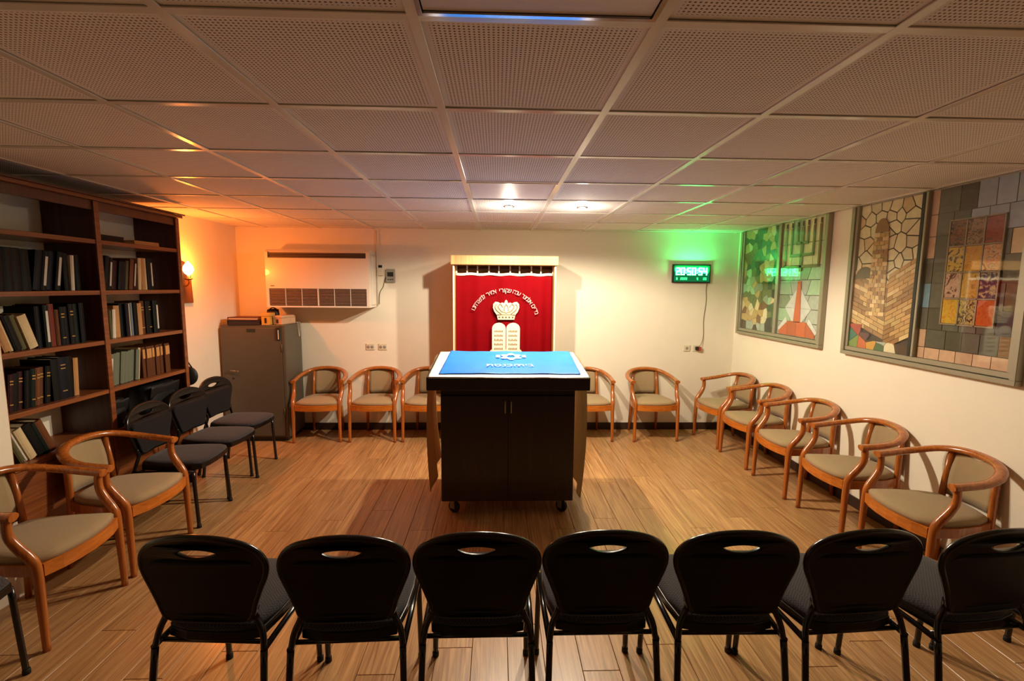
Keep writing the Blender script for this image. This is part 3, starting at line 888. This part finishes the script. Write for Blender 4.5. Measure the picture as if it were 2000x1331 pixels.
armchair(-2.115, 1.11, R(92), 'wooden armchair at the left edge of the photo, nearest the camera', gL)

# ------------------------------------------------------------------ black stacking chairs
def make_stack_chair():
    t = thing('stacking_chair', 'x', 'chair')
    # back: outline in (x, z), widest near the top, with a grip slot
    half = [(.0, .512), (.10, .508), (.146, .512), (.163, .535), (.176, .58), (.198, .64), (.216, .685), (.223, .72), (.217, .757), (.196, .789), (.160, .815), (.11, .834), (.055, .845), (0, .848)]
    hp = [(p.x, p.y) for p in smooth_path([(a, b, 0) for a, b in half], 3)]
    out = hp + [(-a, b) for a, b in reversed(hp[1:-1])]
    slot = [(.078*cos(q), .790+(.016 if sin(q) > 0 else .025)*sin(q)*abs(sin(q))**.6) for q in [2*pi*k/24 for k in range(24)]]
    lean = lambda z: -.175-.045*((z-.45)/.4)
    def mp(co, off=0):
        x, z, d = co.x, co.y, co.z
        return Vector((x, lean(z)-.05*((.22**2-x*x)/.22**2)*.5+d+off, z))
    link('back_shell', curve_mesh('back_shell', [out, slot], 'black_plastic', .004, .005, mp), t)
    inner = [((x*.88), .665+(z-.665)*.86) for x, z in out]
    inner = [(x, z) if z < .772 else (x, .772+(z-.772)*.25) for x, z in inner]
    link('back_pad', curve_mesh('back_pad', [[(x, z) if z < .71 else (x, .71+(z-.71)*.45) for x, z in inner]], 'dark_pad_fabric', .008, .008, lambda c: mp(c, .014)), t)
    rim = [mp(Vector((x, z, 0))) for x, z in hp[6:]] ; rim = rim + [Vector((-v.x, v.y, v.z)) for v in reversed(rim[:-1])]
    MB().tube(rim, .0115, 8).build('back_rim', 'black_metal', t)
    # seat
    so = [(-.185, -.165), (-.208, -.05), (-.218, .08), (-.214, .18), (-.185, .235), (-.10, .250), (0, .254), (.10, .250), (.185, .235), (.214, .18), (.218, .08), (.208, -.05), (.185, -.165), (.10, -.185), (0, -.188), (-.10, -.185)]
    n = len(so); c = MB()
    rings = [(.985, .452), (.99, .464), (.96, .476), (.85, .484), (.5, .489)]
    vs = [(x*.93*s, (y-.03)*s+.03, z) for s, z in rings for x, y in so]
    c.add(vs, [(a*n+k, a*n+(k+1) % n, (a+1)*n+(k+1) % n, (a+1)*n+k) for a in range(len(rings)-1) for k in range(n)], True)
    c.f.append(tuple(range((len(rings)-1)*n, len(rings)*n))); c.sm.append(True); c.f.append(tuple(reversed(range(n)))); c.sm.append(False)
    c.build('seat', 'grey_fabric', t)
    MB().prism([(x*.935, y*1.01) for x, y in so], lambda u, v, d: (u, v, d), .417, .4525).build('seat_pan', 'black_plastic', t, bevel=.003)
    for s in (-1, 1):
        MB().tube(smooth_path([(s*.211, .215, 0), (s*.208, .205, .20), (s*.205, .195, .405)], 3), .0125, 8).build('leg', 'black_metal', t)
        MB().tube(smooth_path([(s*.211, -.265, 0), (s*.206, -.235, .20), (s*.200, -.205, .40)], 3), .0125, 8).build('leg', 'black_metal', t)
        MB().tube(smooth_path([(s*.200, -.205, .40), (s*.190, -.190, .46), (s*.165, -.185, .52), (s*.172, -.192, .56)], 4), .0115, 8).build('back_post', 'black_metal', t)
        MB().tube([(s*.202, -.21, .405), (s*.206, 0, .41), (s*.205, .20, .405)], .0115, 8).build('side_bar', 'black_metal', t)
        for y in (.215, -.265):
            MB().lathe([(.015, 0), (.015, .018), (.013, .024)], 10, Matrix.Translation((s*.211, y, 0))).build('foot_cap', 'black_rubber', t)
    MB().tube([(-.203, .18, .405), (.203, .18, .405)], .009, 8).build('cross_bar', 'black_metal', t)
    MB().tube([(-.200, -.17, .405), (.200, -.17, .405)], .009, 8).build('cross_bar', 'black_metal', t)
    return t
SC0 = make_stack_chair(); sfirst = [True]
def stack_chair(x, y, rz, label, group):
    if sfirst[0]:
        sfirst[0] = False; SC0.location = (x, y, 0); SC0.rotation_euler = (0, 0, rz); SC0['label'] = label; SC0['group'] = group; return
    dup(SC0, (x, y, 0), rz, label, group)
gF, gS = 'black chairs in the front row', 'black chairs along the left side'
names = ['leftmost', 'second from left', 'third from left', 'middle', 'fifth from left', 'sixth from left', 'seventh from left', 'last, cut off at the right edge,']
for k, (x, y, rz) in enumerate([(-.820, .585, -3), (-.340, .575, 2), (.139, .59, 0), (.609, .595, 0), (1.095, .585, -1), (1.560, .585, 3), (2.055, .58, 5), (2.54, .60, 6)]):
    stack_chair(x, y, R(rz), 'black stacking chair, %s in the front row seen from behind' % names[k] if k < 7 else 'black stacking chair cut off by the right edge of the photo', gF)
stack_chair(-2.115, 2.215, R(-88), 'black stacking chair nearest the camera of three beside the bookcase', gS)
stack_chair(-2.145, 2.685, R(-92), 'middle black stacking chair of the three beside the bookcase', gS)
stack_chair(-2.195, 3.15, R(-93), 'black stacking chair in front of the grey metal cabinet', gS)
stack_chair(-2.075, .53, R(-90), 'black stacking chair cut off at the lower left edge', gS)

# ------------------------------------------------------------------ bookcase
XF = -2.43            # front of the shelves
BAYS = {'L': (1.335, 2.005), 'R': (2.040, 2.795)}
SH = [2.0, 1.667, 1.333, 1.0, .70]
def bookcase():
    t = thing('bookcase', 'tall dark brown wooden bookcase built along the left wall', 'bookcase', (0, 0, 0))
    xb = XL+.004
    for y0, y1 in ((1.318, 1.335), (2.005, 2.040), (2.795, 2.830)):
        MB().box(xb, XF, y0, y1, 0, 2.25).build('side_panel', 'shelf_side', t, bevel=.002)
        MB().box(XF, XF+.012, y0-.002, y1+.002, 0, 2.25).build('front_strip', 'shelf_wood', t, bevel=.002)
    MB().box(xb, XF+.035, 1.318, 2.85, 2.25, 2.272).build('top_board', 'shelf_wood', t, bevel=.003)
    MB().box(xb, XF+.050, 1.318, 2.862, 2.272, 2.284).build('cornice', 'shelf_side', t, bevel=.002)
    for nm, (a, b) in BAYS.items():
        MB().box(XF-.02, XF, a, b, 2.19, 2.25).build('top_rail', 'shelf_side', t, bevel=.002)
        for z in SH:
            MB().box(xb, XF+.006, a, b, z-.028, z).build('shelf', 'shelf_wood', t, bevel=.002)
        MB().box(xb, XF-.02, a, b, 0, .08).build('plinth', 'shelf_side', t)
        for k in range(2):
            w = (b-a)/2
            d = MB().box(XF-.016, XF+.004, a+k*w+.003, a+(k+1)*w-.003, .085, .668).build('cupboard_door', 'shelf_wood', t, bevel=.002)
            yh = a+w-.03 if k == 0 else a+w+.03
            MB().lathe([(.004, 0), (.011, .012), (.008, .018)], 10, Matrix.Translation((XF+.004, yh, .60)) @ Matrix.Rotation(pi/2, 4, 'Y')).build('knob', 'brass', d)
bookcase()

# books: (colour, thickness, height, lean degrees [+ = top to the right/far], band colour)
BC = {'black': (9, 8, 9), 'navy': (14, 16, 34), 'maroon': (48, 14, 17), 'brown': (108, 64, 34), 'tan': (178, 132, 84), 'cream': (206, 184, 142), 'olive': (88, 84, 52),
      'grey-green': (104, 112, 96), 'dark green': (12, 26, 20), 'blue-grey': (110, 124, 136), 'reddish brown': (112, 48, 34), 'white': (214, 206, 190), 'dark blue': (10, 15, 30), 'gilt brown': (92, 54, 30)}
for k, v in BC.items(): mat('book_'+k, rgb(*v), .55, var=.12, scale=40, spec=.2)
mat('book_band_gold', rgb(186, 150, 84), .4, metal=.4); mat('book_band_white', rgb(206, 200, 190), .6); mat('book_band_tan', rgb(196, 140, 80), .6)
ORD = ['first', 'second', 'third', 'fourth', 'fifth', 'sixth', 'seventh', 'eighth', 'ninth', 'tenth', 'eleventh', 'twelfth', 'thirteenth', 'fourteenth', 'fifteenth', 'sixteenth', 'seventeenth', 'eighteenth', 'nineteenth', 'twentieth']
SHN = ['top', 'second', 'third', 'fourth', 'lowest']
def book_mesh(name, col, th, h, d):
    b = .003
    m = MB(); m.box(-d, 0, -th/2, -th/2+b, 0, h); m.box(-d, 0, th/2-b, th/2, 0, h)
    # rounded spine
    prof = [(-th/2+b, -.004), (-th/2+b, 0), (-th/4, .003), (0, .0042), (th/4, .003), (th/2-b, 0), (th/2-b, -.004)]
    m.prism([(x, y) for y, x in prof], lambda u, v, dd: (u, v, dd), 0, h)
    return m
def book(bay, row, k, y, z, spec, d):
    col, th, h, lean, band = spec
    label = '%s%s book%s, %s from left on the %s %s shelf' % ('leaning ' if abs(lean) > 3 else 'upright ', col, {'g': ' with gold bands', 'w': ' with white label', 't': ' with tan label', '': ''}[band], ORD[k], SHN[row], 'left-bay' if bay == 'L' else 'right-bay')
    o = book_mesh('book', col, th, h, d).build('book', 'book_'+col)
    tag(o, label, 'book', 'books on the %s shelf of the bookcase %s bay' % (SHN[row], 'left' if bay == 'L' else 'right'))
    MB().box(-d+.005, -.006, -th/2+.0035, th/2-.0035, .004, h-.004).build('pages', 'page_cream', o)
    bm_ = {'g': 'book_band_gold', 'w': 'book_band_white', 't': 'book_band_tan'}.get(band)
    if band == 'g':
        for f in (.18, .72, .80): MB().box(.0005, .0052, -th*.32, th*.32, h*f, h*f+.006).build('spine_band', bm_, o)
    elif band in 'w' and band: MB().box(.0005, .0054, -th*.22, th*.22, h*.12, h*.86).build('spine_label', bm_, o)
    elif band == 't': MB().box(.0005, .0052, -th*.36, th*.36, h*.62, h*.92).build('spine_label', bm_, o)
    a = R(lean)
    # pivot at the lower corner on the side it leans to
    py = th/2 if lean > 0 else -th/2
    M = Matrix.Translation((XF-.035-rnd.random()*.02, y+(py if lean else 0), z+.0008)) @ Matrix.Rotation(-a, 4, 'X') @ Matrix.Translation((0, -py if lean else 0, 0))
    o.matrix_world = M
    return o
def shelf_run(bay, row, y0, specs, k0=0, d=.17):
    y = y0
    for k, s in enumerate(specs):
        th, lean = s[1], s[3]
        step = th/cos(R(lean))+.0008
        book(bay, row, k+k0, y+step/2, SH[row], s, d+rnd.random()*.02)
        nxt = specs[k+1][3] if k+1 < len(specs) else 0
        y += step
        if nxt != lean:                 # leave the room a change of lean needs
            if lean > nxt: y += s[2]*sin(R(lean))-max(0, specs[k+1][2] if k+1 < len(specs) else 0)*sin(R(nxt)) if nxt >= 0 else s[2]*sin(R(lean))+.002
            elif lean < 0 and nxt >= 0: y += .001
    return y
B = lambda c, t=.03, h=.235, l=0, b='': (c, t, h, l, b)
# right bay
shelf_run('R', 1, 2.05, [B('dark blue', .045, .235, 9), B('black', .034, .235, 9), B('black', .030, .225, 9, 'w'), B('maroon', .042, .205, 9), B('black', .040, .20, 9), B('navy', .040, .20, 9), B('olive', .028, .21, 9), B('brown', .034, .225, 9), B('maroon', .026, .225, 9, 'w'), B('cream', .030, .235, 4), B('tan', .034, .238, 0), B('cream', .024, .238, 0), B('black', .034, .24, 0), B('navy', .030, .24, 0, 'w')])
shelf_run('R', 2, 2.05, [B('black', .055, .20), B('olive', .020, .195), B('white', .026, .20, 4), B('tan', .050, .225, 1), B('black', .036, .235), B('navy', .032, .235), B('cream', .030, .235), B('blue-grey', .024, .24), B('black', .030, .24), B('tan', .040, .235), B('gilt brown', .045, .25, 0, 'g'), B('black', .032, .25), B('black', .034, .25, 0, 'g'), B('dark green', .034, .25), B('black', .034, .25, 0, 'w')])
shelf_run('R', 3, 2.055, [B('grey-green', .034, .225, 8, 'w')]+[B('grey-green', .034, .225+.002*(k % 3), 8) for k in range(7)]+[B('cream', .024, .235, 8)]+[B('gilt brown', .032, .235, 0, 't') for k in range(9)])
# left bay
shelf_run('L', 1, 1.385, [B('black', .055, .235), B('black', .050, .24), B('black', .055, .24), B('black', .050, .238), B('dark blue', .045, .235, 10), B('black', .036, .235, 10, 'w'), B('navy', .046, .235, 10), B('black', .036, .235, 10, 'w'), B('black', .036, .23), B('white', .024, .22, 3), B('black', .034, .225)])
shelf_run('L', 2, 1.402, [B('tan', .040, .20, -17), B('cream', .022, .20, -17), B('black', .038, .205, -17), B('olive', .034, .205, -17), B('cream', .052, .20, -17), B('black', .036, .245), B('dark green', .034, .25, 0, 'w'), B('reddish brown', .040, .255), B('gilt brown', .026, .22), B('black', .034, .235, 0, 'g'), B('black', .032, .235), B('black', .034, .25, 0, 'g'), B('dark green', .036, .25), B('black', .034, .255)])
shelf_run('L', 3, 1.345, [B('black', .034, .205, 6), B('maroon', .030, .21, 6, 'g'), B('black', .034, .21, 6), B('maroon', .032, .215, 6, 'g'), B('black', .030, .215, 6), B('dark green', .030, .22, 6, 'g'), B('brown', .028, .22, 6, 'g'), B('gilt brown', .030, .22, 6, 'g'), B('black', .032, .22, 6, 'g'), B('black', .050, .255), B('dark blue', .050, .26, 0, 'g'), B('black', .042, .258), B('tan', .034, .24, 3)])
shelf_run('L', 4, 1.425, [B('olive', .026, .20, -22), B('white', .018, .20, -22), B('cream', .044, .205, -22), B('black', .050, .215, -22), B('dark green', .030, .215, -22), B('brown', .040, .22, -22)])
# flat ones and oddments
def flat_book(col, y0, y1, x1, z, th, label, rz=0):
    m = MB(); L, W = y1-y0, .17
    o = MB().box(-W, 0, -L/2, L/2, 0, .003).box(-W, 0, -L/2, L/2, th-.003, th).box(-.003, 0, -L/2, L/2, .003, th-.003).build('book', 'book_'+col)
    MB().box(-W+.006, -.0035, -L/2+.004, L/2-.004, .0035, th-.0035).build('pages', 'page_cream', o)
    o.location = (x1, (y0+y1)/2, z); o.rotation_euler = (0, 0, rz)
    tag(o, label, 'book', 'books lying flat on the top shelf')
flat_book('black', 2.07, 2.31, XF-.05, 2.0005, .026, 'thick black book lying flat, lower of two on the top right-bay shelf')
flat_book('dark blue', 2.10, 2.33, XF-.055, 2.0275, .018, 'thin dark blue book lying flat, upper of two on the top shelf', .05)
flat_book('tan', 2.38, 2.62, XF-.02, 2.0005, .03, 'tan book lying flat at the right of the top right-bay shelf', -.04)
o = book_mesh('book', 'black', .03, .16, .12).build('book', 'book_black'); o.matrix_world = Matrix.Translation((XF-.05, 1.43, 2.001)) @ Matrix.Rotation(R(22), 4, 'X')
MB().box(-.114, -.006, -.0115, .0115, .004, .156).build('pages', 'page_cream', o)
tag(o, 'small black book leaning alone on the top left-bay shelf', 'book')
def lower_things():
    def soft_box(name, y0, y1, z0, z1, label, m='bag_black', dx=.2, cat='bag'):
        t = thing(name, label, cat, (XF-.02-dx/2, (y0+y1)/2, z0))
        h, w = z1-z0, (y1-y0)/2
        def fn(u, v):
            a = u*2*pi; k = 1-.10*v**3
            e = lambda c, p: math.copysign(abs(c)**p, c)
            return (dx/2*e(cos(a), .5)*k, w*e(sin(a), .5)*k, h*v)
        g = MB().grid(fn, 24, 8); n = 25
        g.f.append(tuple(8*n+k for k in range(24))); g.sm.append(False)
        g.build('pouch', m, t)
        MB().grid(lambda u, v: (dx/2+.006-.02*v, -w*.9+w*1.8*u, h*(.98-.45*v)+.004*sin(u*9)), 10, 5).build('flap', m, t, solid=.003)
        MB().tube(smooth_path([(0, -w*.5, h*.97), (.0, -w*.4, h+.03), (0, w*.4, h+.03), (0, w*.5, h*.97)], 5), .006, 6).build('handle', m, t)
    soft_box('shoulder_bag', 2.06, 2.20, .701, .90, 'black bag at the left end of the lowest right-bay shelf')
    soft_box('shoulder_bag', 2.40, 2.76, .701, .925, 'wide black bag filling the right of the lowest right-bay shelf')
    # small rounded bag hanging on the end of the bookcase
    t = thing('hanging_bag', 'small rounded black bag hanging on the end of the bookcase', 'bag', (-2.46, 2.875, .84))
    def fn(u, v):
        a = 2*pi*u; b = pi*v
        return (.085*sin(b)*cos(a), .036*sin(b)*sin(a), .085-.085*cos(b)+.0)
    MB().grid(fn, 20, 12).build('pouch', 'bag_black', t)
    MB().tube(smooth_path([(-.04, 0, .155), (-.015, -.02, .22), (0, -.037, .25), (.015, -.02, .22), (.04, 0, .155)], 4), .006, 6).build('strap', 'bag_black', t)
    MB().tube([(0, -.045, .236), (0, -.020, .236), (0, -.020, .25)], .004, 6).build('hook', 'steel', t)
lower_things()

# ------------------------------------------------------------------ sconce on the left wall
def sconce():
    t = thing('wall_sconce', 'small wooden wall lamp with glowing orange bulb beside the bookcase', 'wall lamp', (XL, 3.315, 1.535))
    w = .16
    out = [(-w, 0), (w, 0), (w*.86, .30)]+[(w*.86*cos(q), .30+.10*sin(q)) for q in [pi*k/10 for k in range(1, 10)]]+[(-w*.86, .30)]
    MB().prism(out, lambda u, v, d: (d, u, v), .001, .018).build('backboard', 'plaque_wood', t, bevel=.003)
    MB().tube(smooth_path([(.018, 0, .17), (.06, 0, .16), (.085, 0, .19), (.085, 0, .215)], 4), .006, 8).build('arm', 'brass', t)
    MB().lathe([(.010, .213), (.030, .222), (.033, .232), (.012, .236)], 14, Matrix.Translation((.085, 0, 0))).build('cup', 'brass', t)
    MB().lathe([(.011, .236), (.011, .265)], 12, Matrix.Translation((.085, 0, 0))).build('candle_tube', 'ivory', t)
    MB().lathe([(.009, .262), (.032, .280), (.045, .31), (.038, .345), (.014, .378), (.002, .39)], 16, Matrix.Translation((.085, 0, 0))).build('bulb', 'bulb_orange', t)
    MB().tube([(.012, -.03, .001), (.006, -.03, -.12), (.005, -.028, -.62)], .0035, 6).build('cord', 'cable_grey', t)
    l = bpy.data.lights.new('sconce_glow', 'POINT'); l.energy = SCONCE_W; l.color = SCONCE_COL; l.shadow_soft_size = .03
    link('sconce_glow', l, t, (.14, 0, .33))
sconce()

# ------------------------------------------------------------------ air conditioner
def air_conditioner():
    t = thing('air_conditioner', 'white wall air conditioner with dark top slot and lower grille', 'air conditioner', (-1.745, 0, 0))
    hw, yf, yb, z0, z1 = .555, 4.01, YB-.001, 1.47, 2.10
    # housing built around the recessed grilles
    m = MB(); m.box(-hw, hw, yf+.03, yb, z0, z1-.05)
    m.box(-hw, hw, yf, yf+.03, 1.675, 2.005); m.box(-hw, hw, yf, yf+.03, z0, 1.487)
    m.box(-hw, -hw+.03, yf, yf+.03, 1.487, 1.675); m.box(hw-.03, hw, yf, yf+.03, 1.487, 1.675)
    m.box(-hw, -hw+.03, yf, yf+.03, 2.005, z1-.03); m.box(hw-.03, hw, yf, yf+.03, 2.005, z1-.03)
    m.build('housing', 'ac_white', t)
    MB().prism([(yf+.012, 2.075), (yf+.03, 2.052), (yb, 2.052), (yb, 2.10), (yf+.05, 2.10)], lambda u, v, d: (d, u, v), -hw, hw).build('top_cap', 'ac_white', t)
    MB().box(-hw+.031, hw-.031, yf+.022, yf+.0295, 2.007, 2.066).build('outlet_slot', 'ac_dark', t)
    for k in range(3): MB().box(-hw+.032, hw-.032, yf+.003, yf+.022, 2.014+k*.018, 2.017+k*.018).build('louvre', 'ac_grille', t)
    MB().box(-hw+.031, hw-.031, yf+.024, yf+.0295, 1.488, 1.674).build('intake_back', 'ac_dark', t)
    W = (2*hw-.06)/6
    for q in range(6):
        x0 = -hw+.03+W*q
        m = MB()
        for k in range(11):
            z = 1.496+k*.0163
            m.box(x0+.006, x0+W-.006, yf+.006, yf+.016, z, z+.008)
        m.build('grille_section', 'ac_grille', t)
    for q in range(1, 6): 
        x = -hw+.03+W*q; wd = .006 if q == 3 else .0022
        MB().box(x-wd, x+wd, yf+.001, yf+.023, 1.488, 1.674).build('grille_divider', 'ac_white', t)
    MB().box(-hw+.05, -hw+.09, yf-.0015, yf, 1.70, 1.708).build('badge', 'ac_dark', t)
    MB().tube([(hw+.02, yb-.02, 1.48), (hw+.02, yb-.02, 2.34)], .006, 6).build('power_cord', 'ac_white', t)
    s = MB().box(hw-.001, hw+.02, 4.10, 4.24, 1.50, 2.04).build('side_cover', 'ac_white', t, bevel=.004)
air_conditioner()
def wall_boxes():
    t = thing('remote_holder', 'small white remote control with black screen in a holder by the air conditioner', 'remote', (-1.135, YB, 1.84))
    MB().box(-.03, .03, -.022, -.001, 0, .12).build('remote', 'ac_white', t, bevel=.004)
    MB().box(-.022, .022, -.0245, -.022, .08, .108).build('screen', 'clock_case', t)
    MB().box(-.034, .034, -.028, -.001, -.01, .045).build('holder', 'plastic_white', t, bevel=.003)
    t = thing('control_box', 'grey wall control box with cable right of the air conditioner', 'control box', (-1.02, YB, 1.75))
    MB().box(-.052, .052, -.028, -.001, 0, .155).build('case', 'grey_box', t, bevel=.006)
    MB().box(-.034, .034, -.031, -.028, .07, .12).build('display', 'alu_dark', t)
    for k in range(3): MB().lathe([(.008, 0), (.006, .005)], 10, Matrix.Translation((-.025+.025*k, -.028, .035)) @ Matrix.Rotation(pi/2, 4, 'X')).build('button', 'alu_dark', t)
    MB().tube(smooth_path([(-.05, -.01, .08), (-.07, -.008, .03), (-.09, -.006, -.05), (-.13, -.006, -.12), (-.14, -.006, -.25)], 4), .004, 6).build('cable', 'cable_grey', t)
    def socket(x, z, label, n=2, w=.05):
        t = thing('wall_socket', label, 'socket', (x, YB, z), 0, 'wall sockets')
        MB().box(-w, w, -.010, -.001, -.038, .038).build('plate', 'socket_white', t, bevel=.004)
        for k in range(n):
            dx = 0 if n == 1 else (-.022+.044*k)
            MB().lathe([(.015, 0), (.017, .003), (.012, .004)], 12, Matrix.Translation((dx, -.010, 0)) @ Matrix.Rotation(pi/2, 4, 'X')).build('outlet', 'grey_box', t)
    socket(-1.275, 1.0, 'left one of two wall sockets between air conditioner and chairs')
    socket(-1.13, 1.0, 'right one of two wall sockets between air conditioner and chairs')
    socket(2.485, 1.0, 'wall socket below the green clock without a plug', 1, .04)
    socket(2.60, 1.0, 'wall socket below the green clock with a plug in it', 1, .04)
wall_boxes()

# ------------------------------------------------------------------ digital clock
def clock():
    cx, cz = 2.487, 1.885; w, h = .225, .108
    t = thing('digital_clock', 'green glowing digital wall clock on the back wall near the corner', 'clock', (cx, YB, cz))
    MB().box(-w, w, -.04, -.001, -h, h).build('case', 'clock_case', t, bevel=.006)
    MB().box(-w+.014, w-.014, -.0435, -.040, -h+.014, h-.014).build('face', 'clock_face', t)
    SEG = {'0': 'abcdef', '1': 'bc', '2': 'abged', '4': 'fgbc', '5': 'afgcd', '8': 'abcdefg', '6': 'afgedc', '3': 'abgcd', '9': 'abcdfg', '7': 'abc'}
    def digit(ch, x, z, dw, dh, th, m):
        g = MB(); y0, y1 = -.0475, -.0435
        S = {'a': (0, dw, dh-th, dh), 'g': (0, dw, dh/2-th/2, dh/2+th/2), 'd': (0, dw, 0, th), 'f': (0, th, dh/2, dh), 'b': (dw-th, dw, dh/2, dh), 'e': (0, th, 0, dh/2), 'c': (dw-th, dw, 0, dh/2)}
        for s in SEG[ch]:
            a, b, c, d = S[s]; g.box(x+a, x+b, y0, y1, z+c, z+d)
        g.build('digit', m, t)
    x = -.190
    for ch in '20:50:54':
        if ch == ':':
            g = MB()
            for zz in (0, .036): g.box(x+.001, x+.010, -.0475, -.0435, zz, zz+.009)
            g.build('colon', 'clock_digit', t); x += .021
        else: digit(ch, x, -.018, .046, .088, .011, 'clock_digit'); x += .056
    for x0, s in ((-.185, '8'), (-.135, '2020'), (.06, '5'), (.135, '28')):
        for k, ch in enumerate(s): digit(ch, x0+k*.021, -.073, .016, .028, .005, 'clock_small')
    l = bpy.data.lights.new('clock_glow', 'AREA'); l.energy = CLOCK_W; l.color = CLOCK_COL; l.shape = 'RECTANGLE'; l.size = .38; l.size_y = .10
    link('clock_glow', l, t, (0, -.052, .02), (R(118), 0, 0))
    c = link('clock_cable', None); tag(c, 'thin cable running from the green clock down to its plug', 'cable'); c.location = (2.66, YB, 1.0)
    MB().tube(smooth_path([(.02, -.02, .775), (.022, -.006, .70), (.03, -.005, .55), (.012, -.005, .35), (.020, -.005, .15), (-.02, -.03, .04), (-.045, -.035, .02)], 5), .0035, 6).build('cord', 'cable_grey', c)
    MB().box(-.078, -.045, -.05, -.0145, -.022, .022).build('plug', 'clock_case', c, bevel=.005)
    MB().box(-.045, -.012, -.045, -.0145, -.028, .02).build('adapter', 'red_plug', c, bevel=.005)
clock()

# ------------------------------------------------------------------ grey metal cabinet and what lies on it
def cabinet():
    x0, x1, yf, yb, zt = -2.74, -2.06, 3.86, 4.295, 1.285
    t = thing('metal_cabinet', 'grey metal cabinet in the back left corner under the air conditioner', 'cabinet', ((x0+x1)/2, (yf+yb)/2, 0))
    hw, hd = (x1-x0)/2, (yb-yf)/2
    MB().box(-hw, hw, -hd+.02, hd, .05, zt).build('body', 'grey_metal', t, bevel=.004)
    MB().box(-hw+.03, hw-.03, -hd+.05, hd-.03, 0, .05).build('plinth', 'alu_dark', t)
    d = MB().box(-hw+.006, hw-.035, -hd, -hd+.019, .07, zt-.03).build('door', 'grey_metal', t, bevel=.003)
    MB().box(hw-.032, hw-.002, -hd+.004, -hd+.019, .05, zt-.002).build('frame_stile', 'grey_metal', t, bevel=.002)
    MB().box(-.055, .035, -hd-.003, -hd, zt-.075, zt-.038).build('nameplate', 'alu_dark', d)
    MB().tube([(-hw+.10, -hd-.001, .80), (-hw+.10, -hd-.025, .80), (-hw+.19, -hd-.025, .79)], .007, 8).build('handle', 'steel', d)
    MB().lathe([(.012, 0), (.012, .004)], 12, Matrix.Translation((-hw+.12, -hd, .71)) @ Matrix.Rotation(pi/2, 4, 'X')).build('lock', 'alu_dark', d)
    MB().box(hw-.085, hw-.045, -hd-.012, -hd-.001, zt-.16, zt-.02).build('hasp', 'alu_dark', d, bevel=.003)
    MB().box(hw-.062, hw-.054, -hd-.018, -hd-.0125, zt-.15, zt-.05).build('key_tag', 'plastic_white', d)
    for z in (.3, 1.0): MB().tube([(hw-.033, -hd-.002, z), (hw-.033, -hd-.002, z+.08)], .006, 8).build('hinge', 'grey_metal', t)
    z = zt+.001
    def slab(name, x, y, w, dd, z0, hh, m, label, cat, rz=0, pages=None):
        o = thing(name, label, cat, (x, y, z0), rz)
        MB().box(-w/2, w/2, -dd/2, dd/2, 0, .006).box(-w/2, w/2, -dd/2, dd/2, hh-.006, hh).box(-w/2, -w/2+.006, -dd/2, dd/2, .006, hh-.006).build('cover', m, o)
        MB().box(-w/2+.0065, w/2-.008, -dd/2+.008, dd/2-.008, .0065, hh-.0065).build('paper', pages or 'page_cream', o)
    slab('binder', -2.49, 3.98, .34, .22, z, .05, 'folder_dark', 'black binder lying lowest in the pile on the metal cabinet', 'binder', .03, 'folder_dark')
    slab('binder', -2.50, 3.99, .32, .22, z+.051, .030, 'folder_red', 'dark red folder lying on top of the binder on the cabinet', 'folder', -.04)
    def carton(name, x, y, w, dd, hh, m, label, rz, label2):
        o = thing(name, label, 'box', (x, y, z), rz)
        MB().box(-w/2, w/2, -dd/2, dd/2, 0, hh*.72).build('tray', m, o, bevel=.003)
        MB().box(-w/2-.003, w/2+.003, -dd/2-.003, dd/2+.003, hh*.74, hh).build('lid', m, o, bevel=.003)
        MB().box(-w*.12, w*.12, -dd/2-.0025, -dd/2-.0002, hh*.15, hh*.6).build('sticker', label2, o)
    carton('carton', -2.268, 3.955, .085, .15, .125, 'yellow_box', 'small yellow carton standing on the metal cabinet', .1, 'folder_dark')
    carton('carton', -2.145, 4.07, .10, .26, .095, 'cardboard', 'pale cardboard box at the right edge of the cabinet top', -.15, 'folder_dark')
    o = thing('black_pouch', 'black pouch behind the yellow carton on the metal cabinet', 'pouch', (-2.29, 4.12, z))
    MB().grid(lambda u, v: (.075*math.copysign(abs(cos(2*pi*u))**.7, cos(2*pi*u))*(1-.2*v), .05*math.copysign(abs(sin(2*pi*u))**.7, sin(2*pi*u))*(1-.3*v), .15*v+.01*sin(6*u)*v), 20, 6).build('body', 'bag_black', o)
    MB().tube(smooth_path([(-.05, 0, .145), (0, 0, .175), (.05, 0, .15)], 5), .007, 6).build('handle', 'bag_black', o)
    o = thing('hanging_strap', 'white strap hanging over the right side of the metal cabinet', 'strap', (x1, 4.20, zt))
    MB().tube(smooth_path([(-.03, 0, .004), (.003, 0, .003), (.006, 0, -.05), (.006, .012, -.13), (.006, .024, -.155), (.006, .036, -.13), (.006, .048, -.03), (.003, .05, .003), (-.03, .05, .004)], 4), .0035, 6).build('loop', 'plastic_white', o)
cabinet()
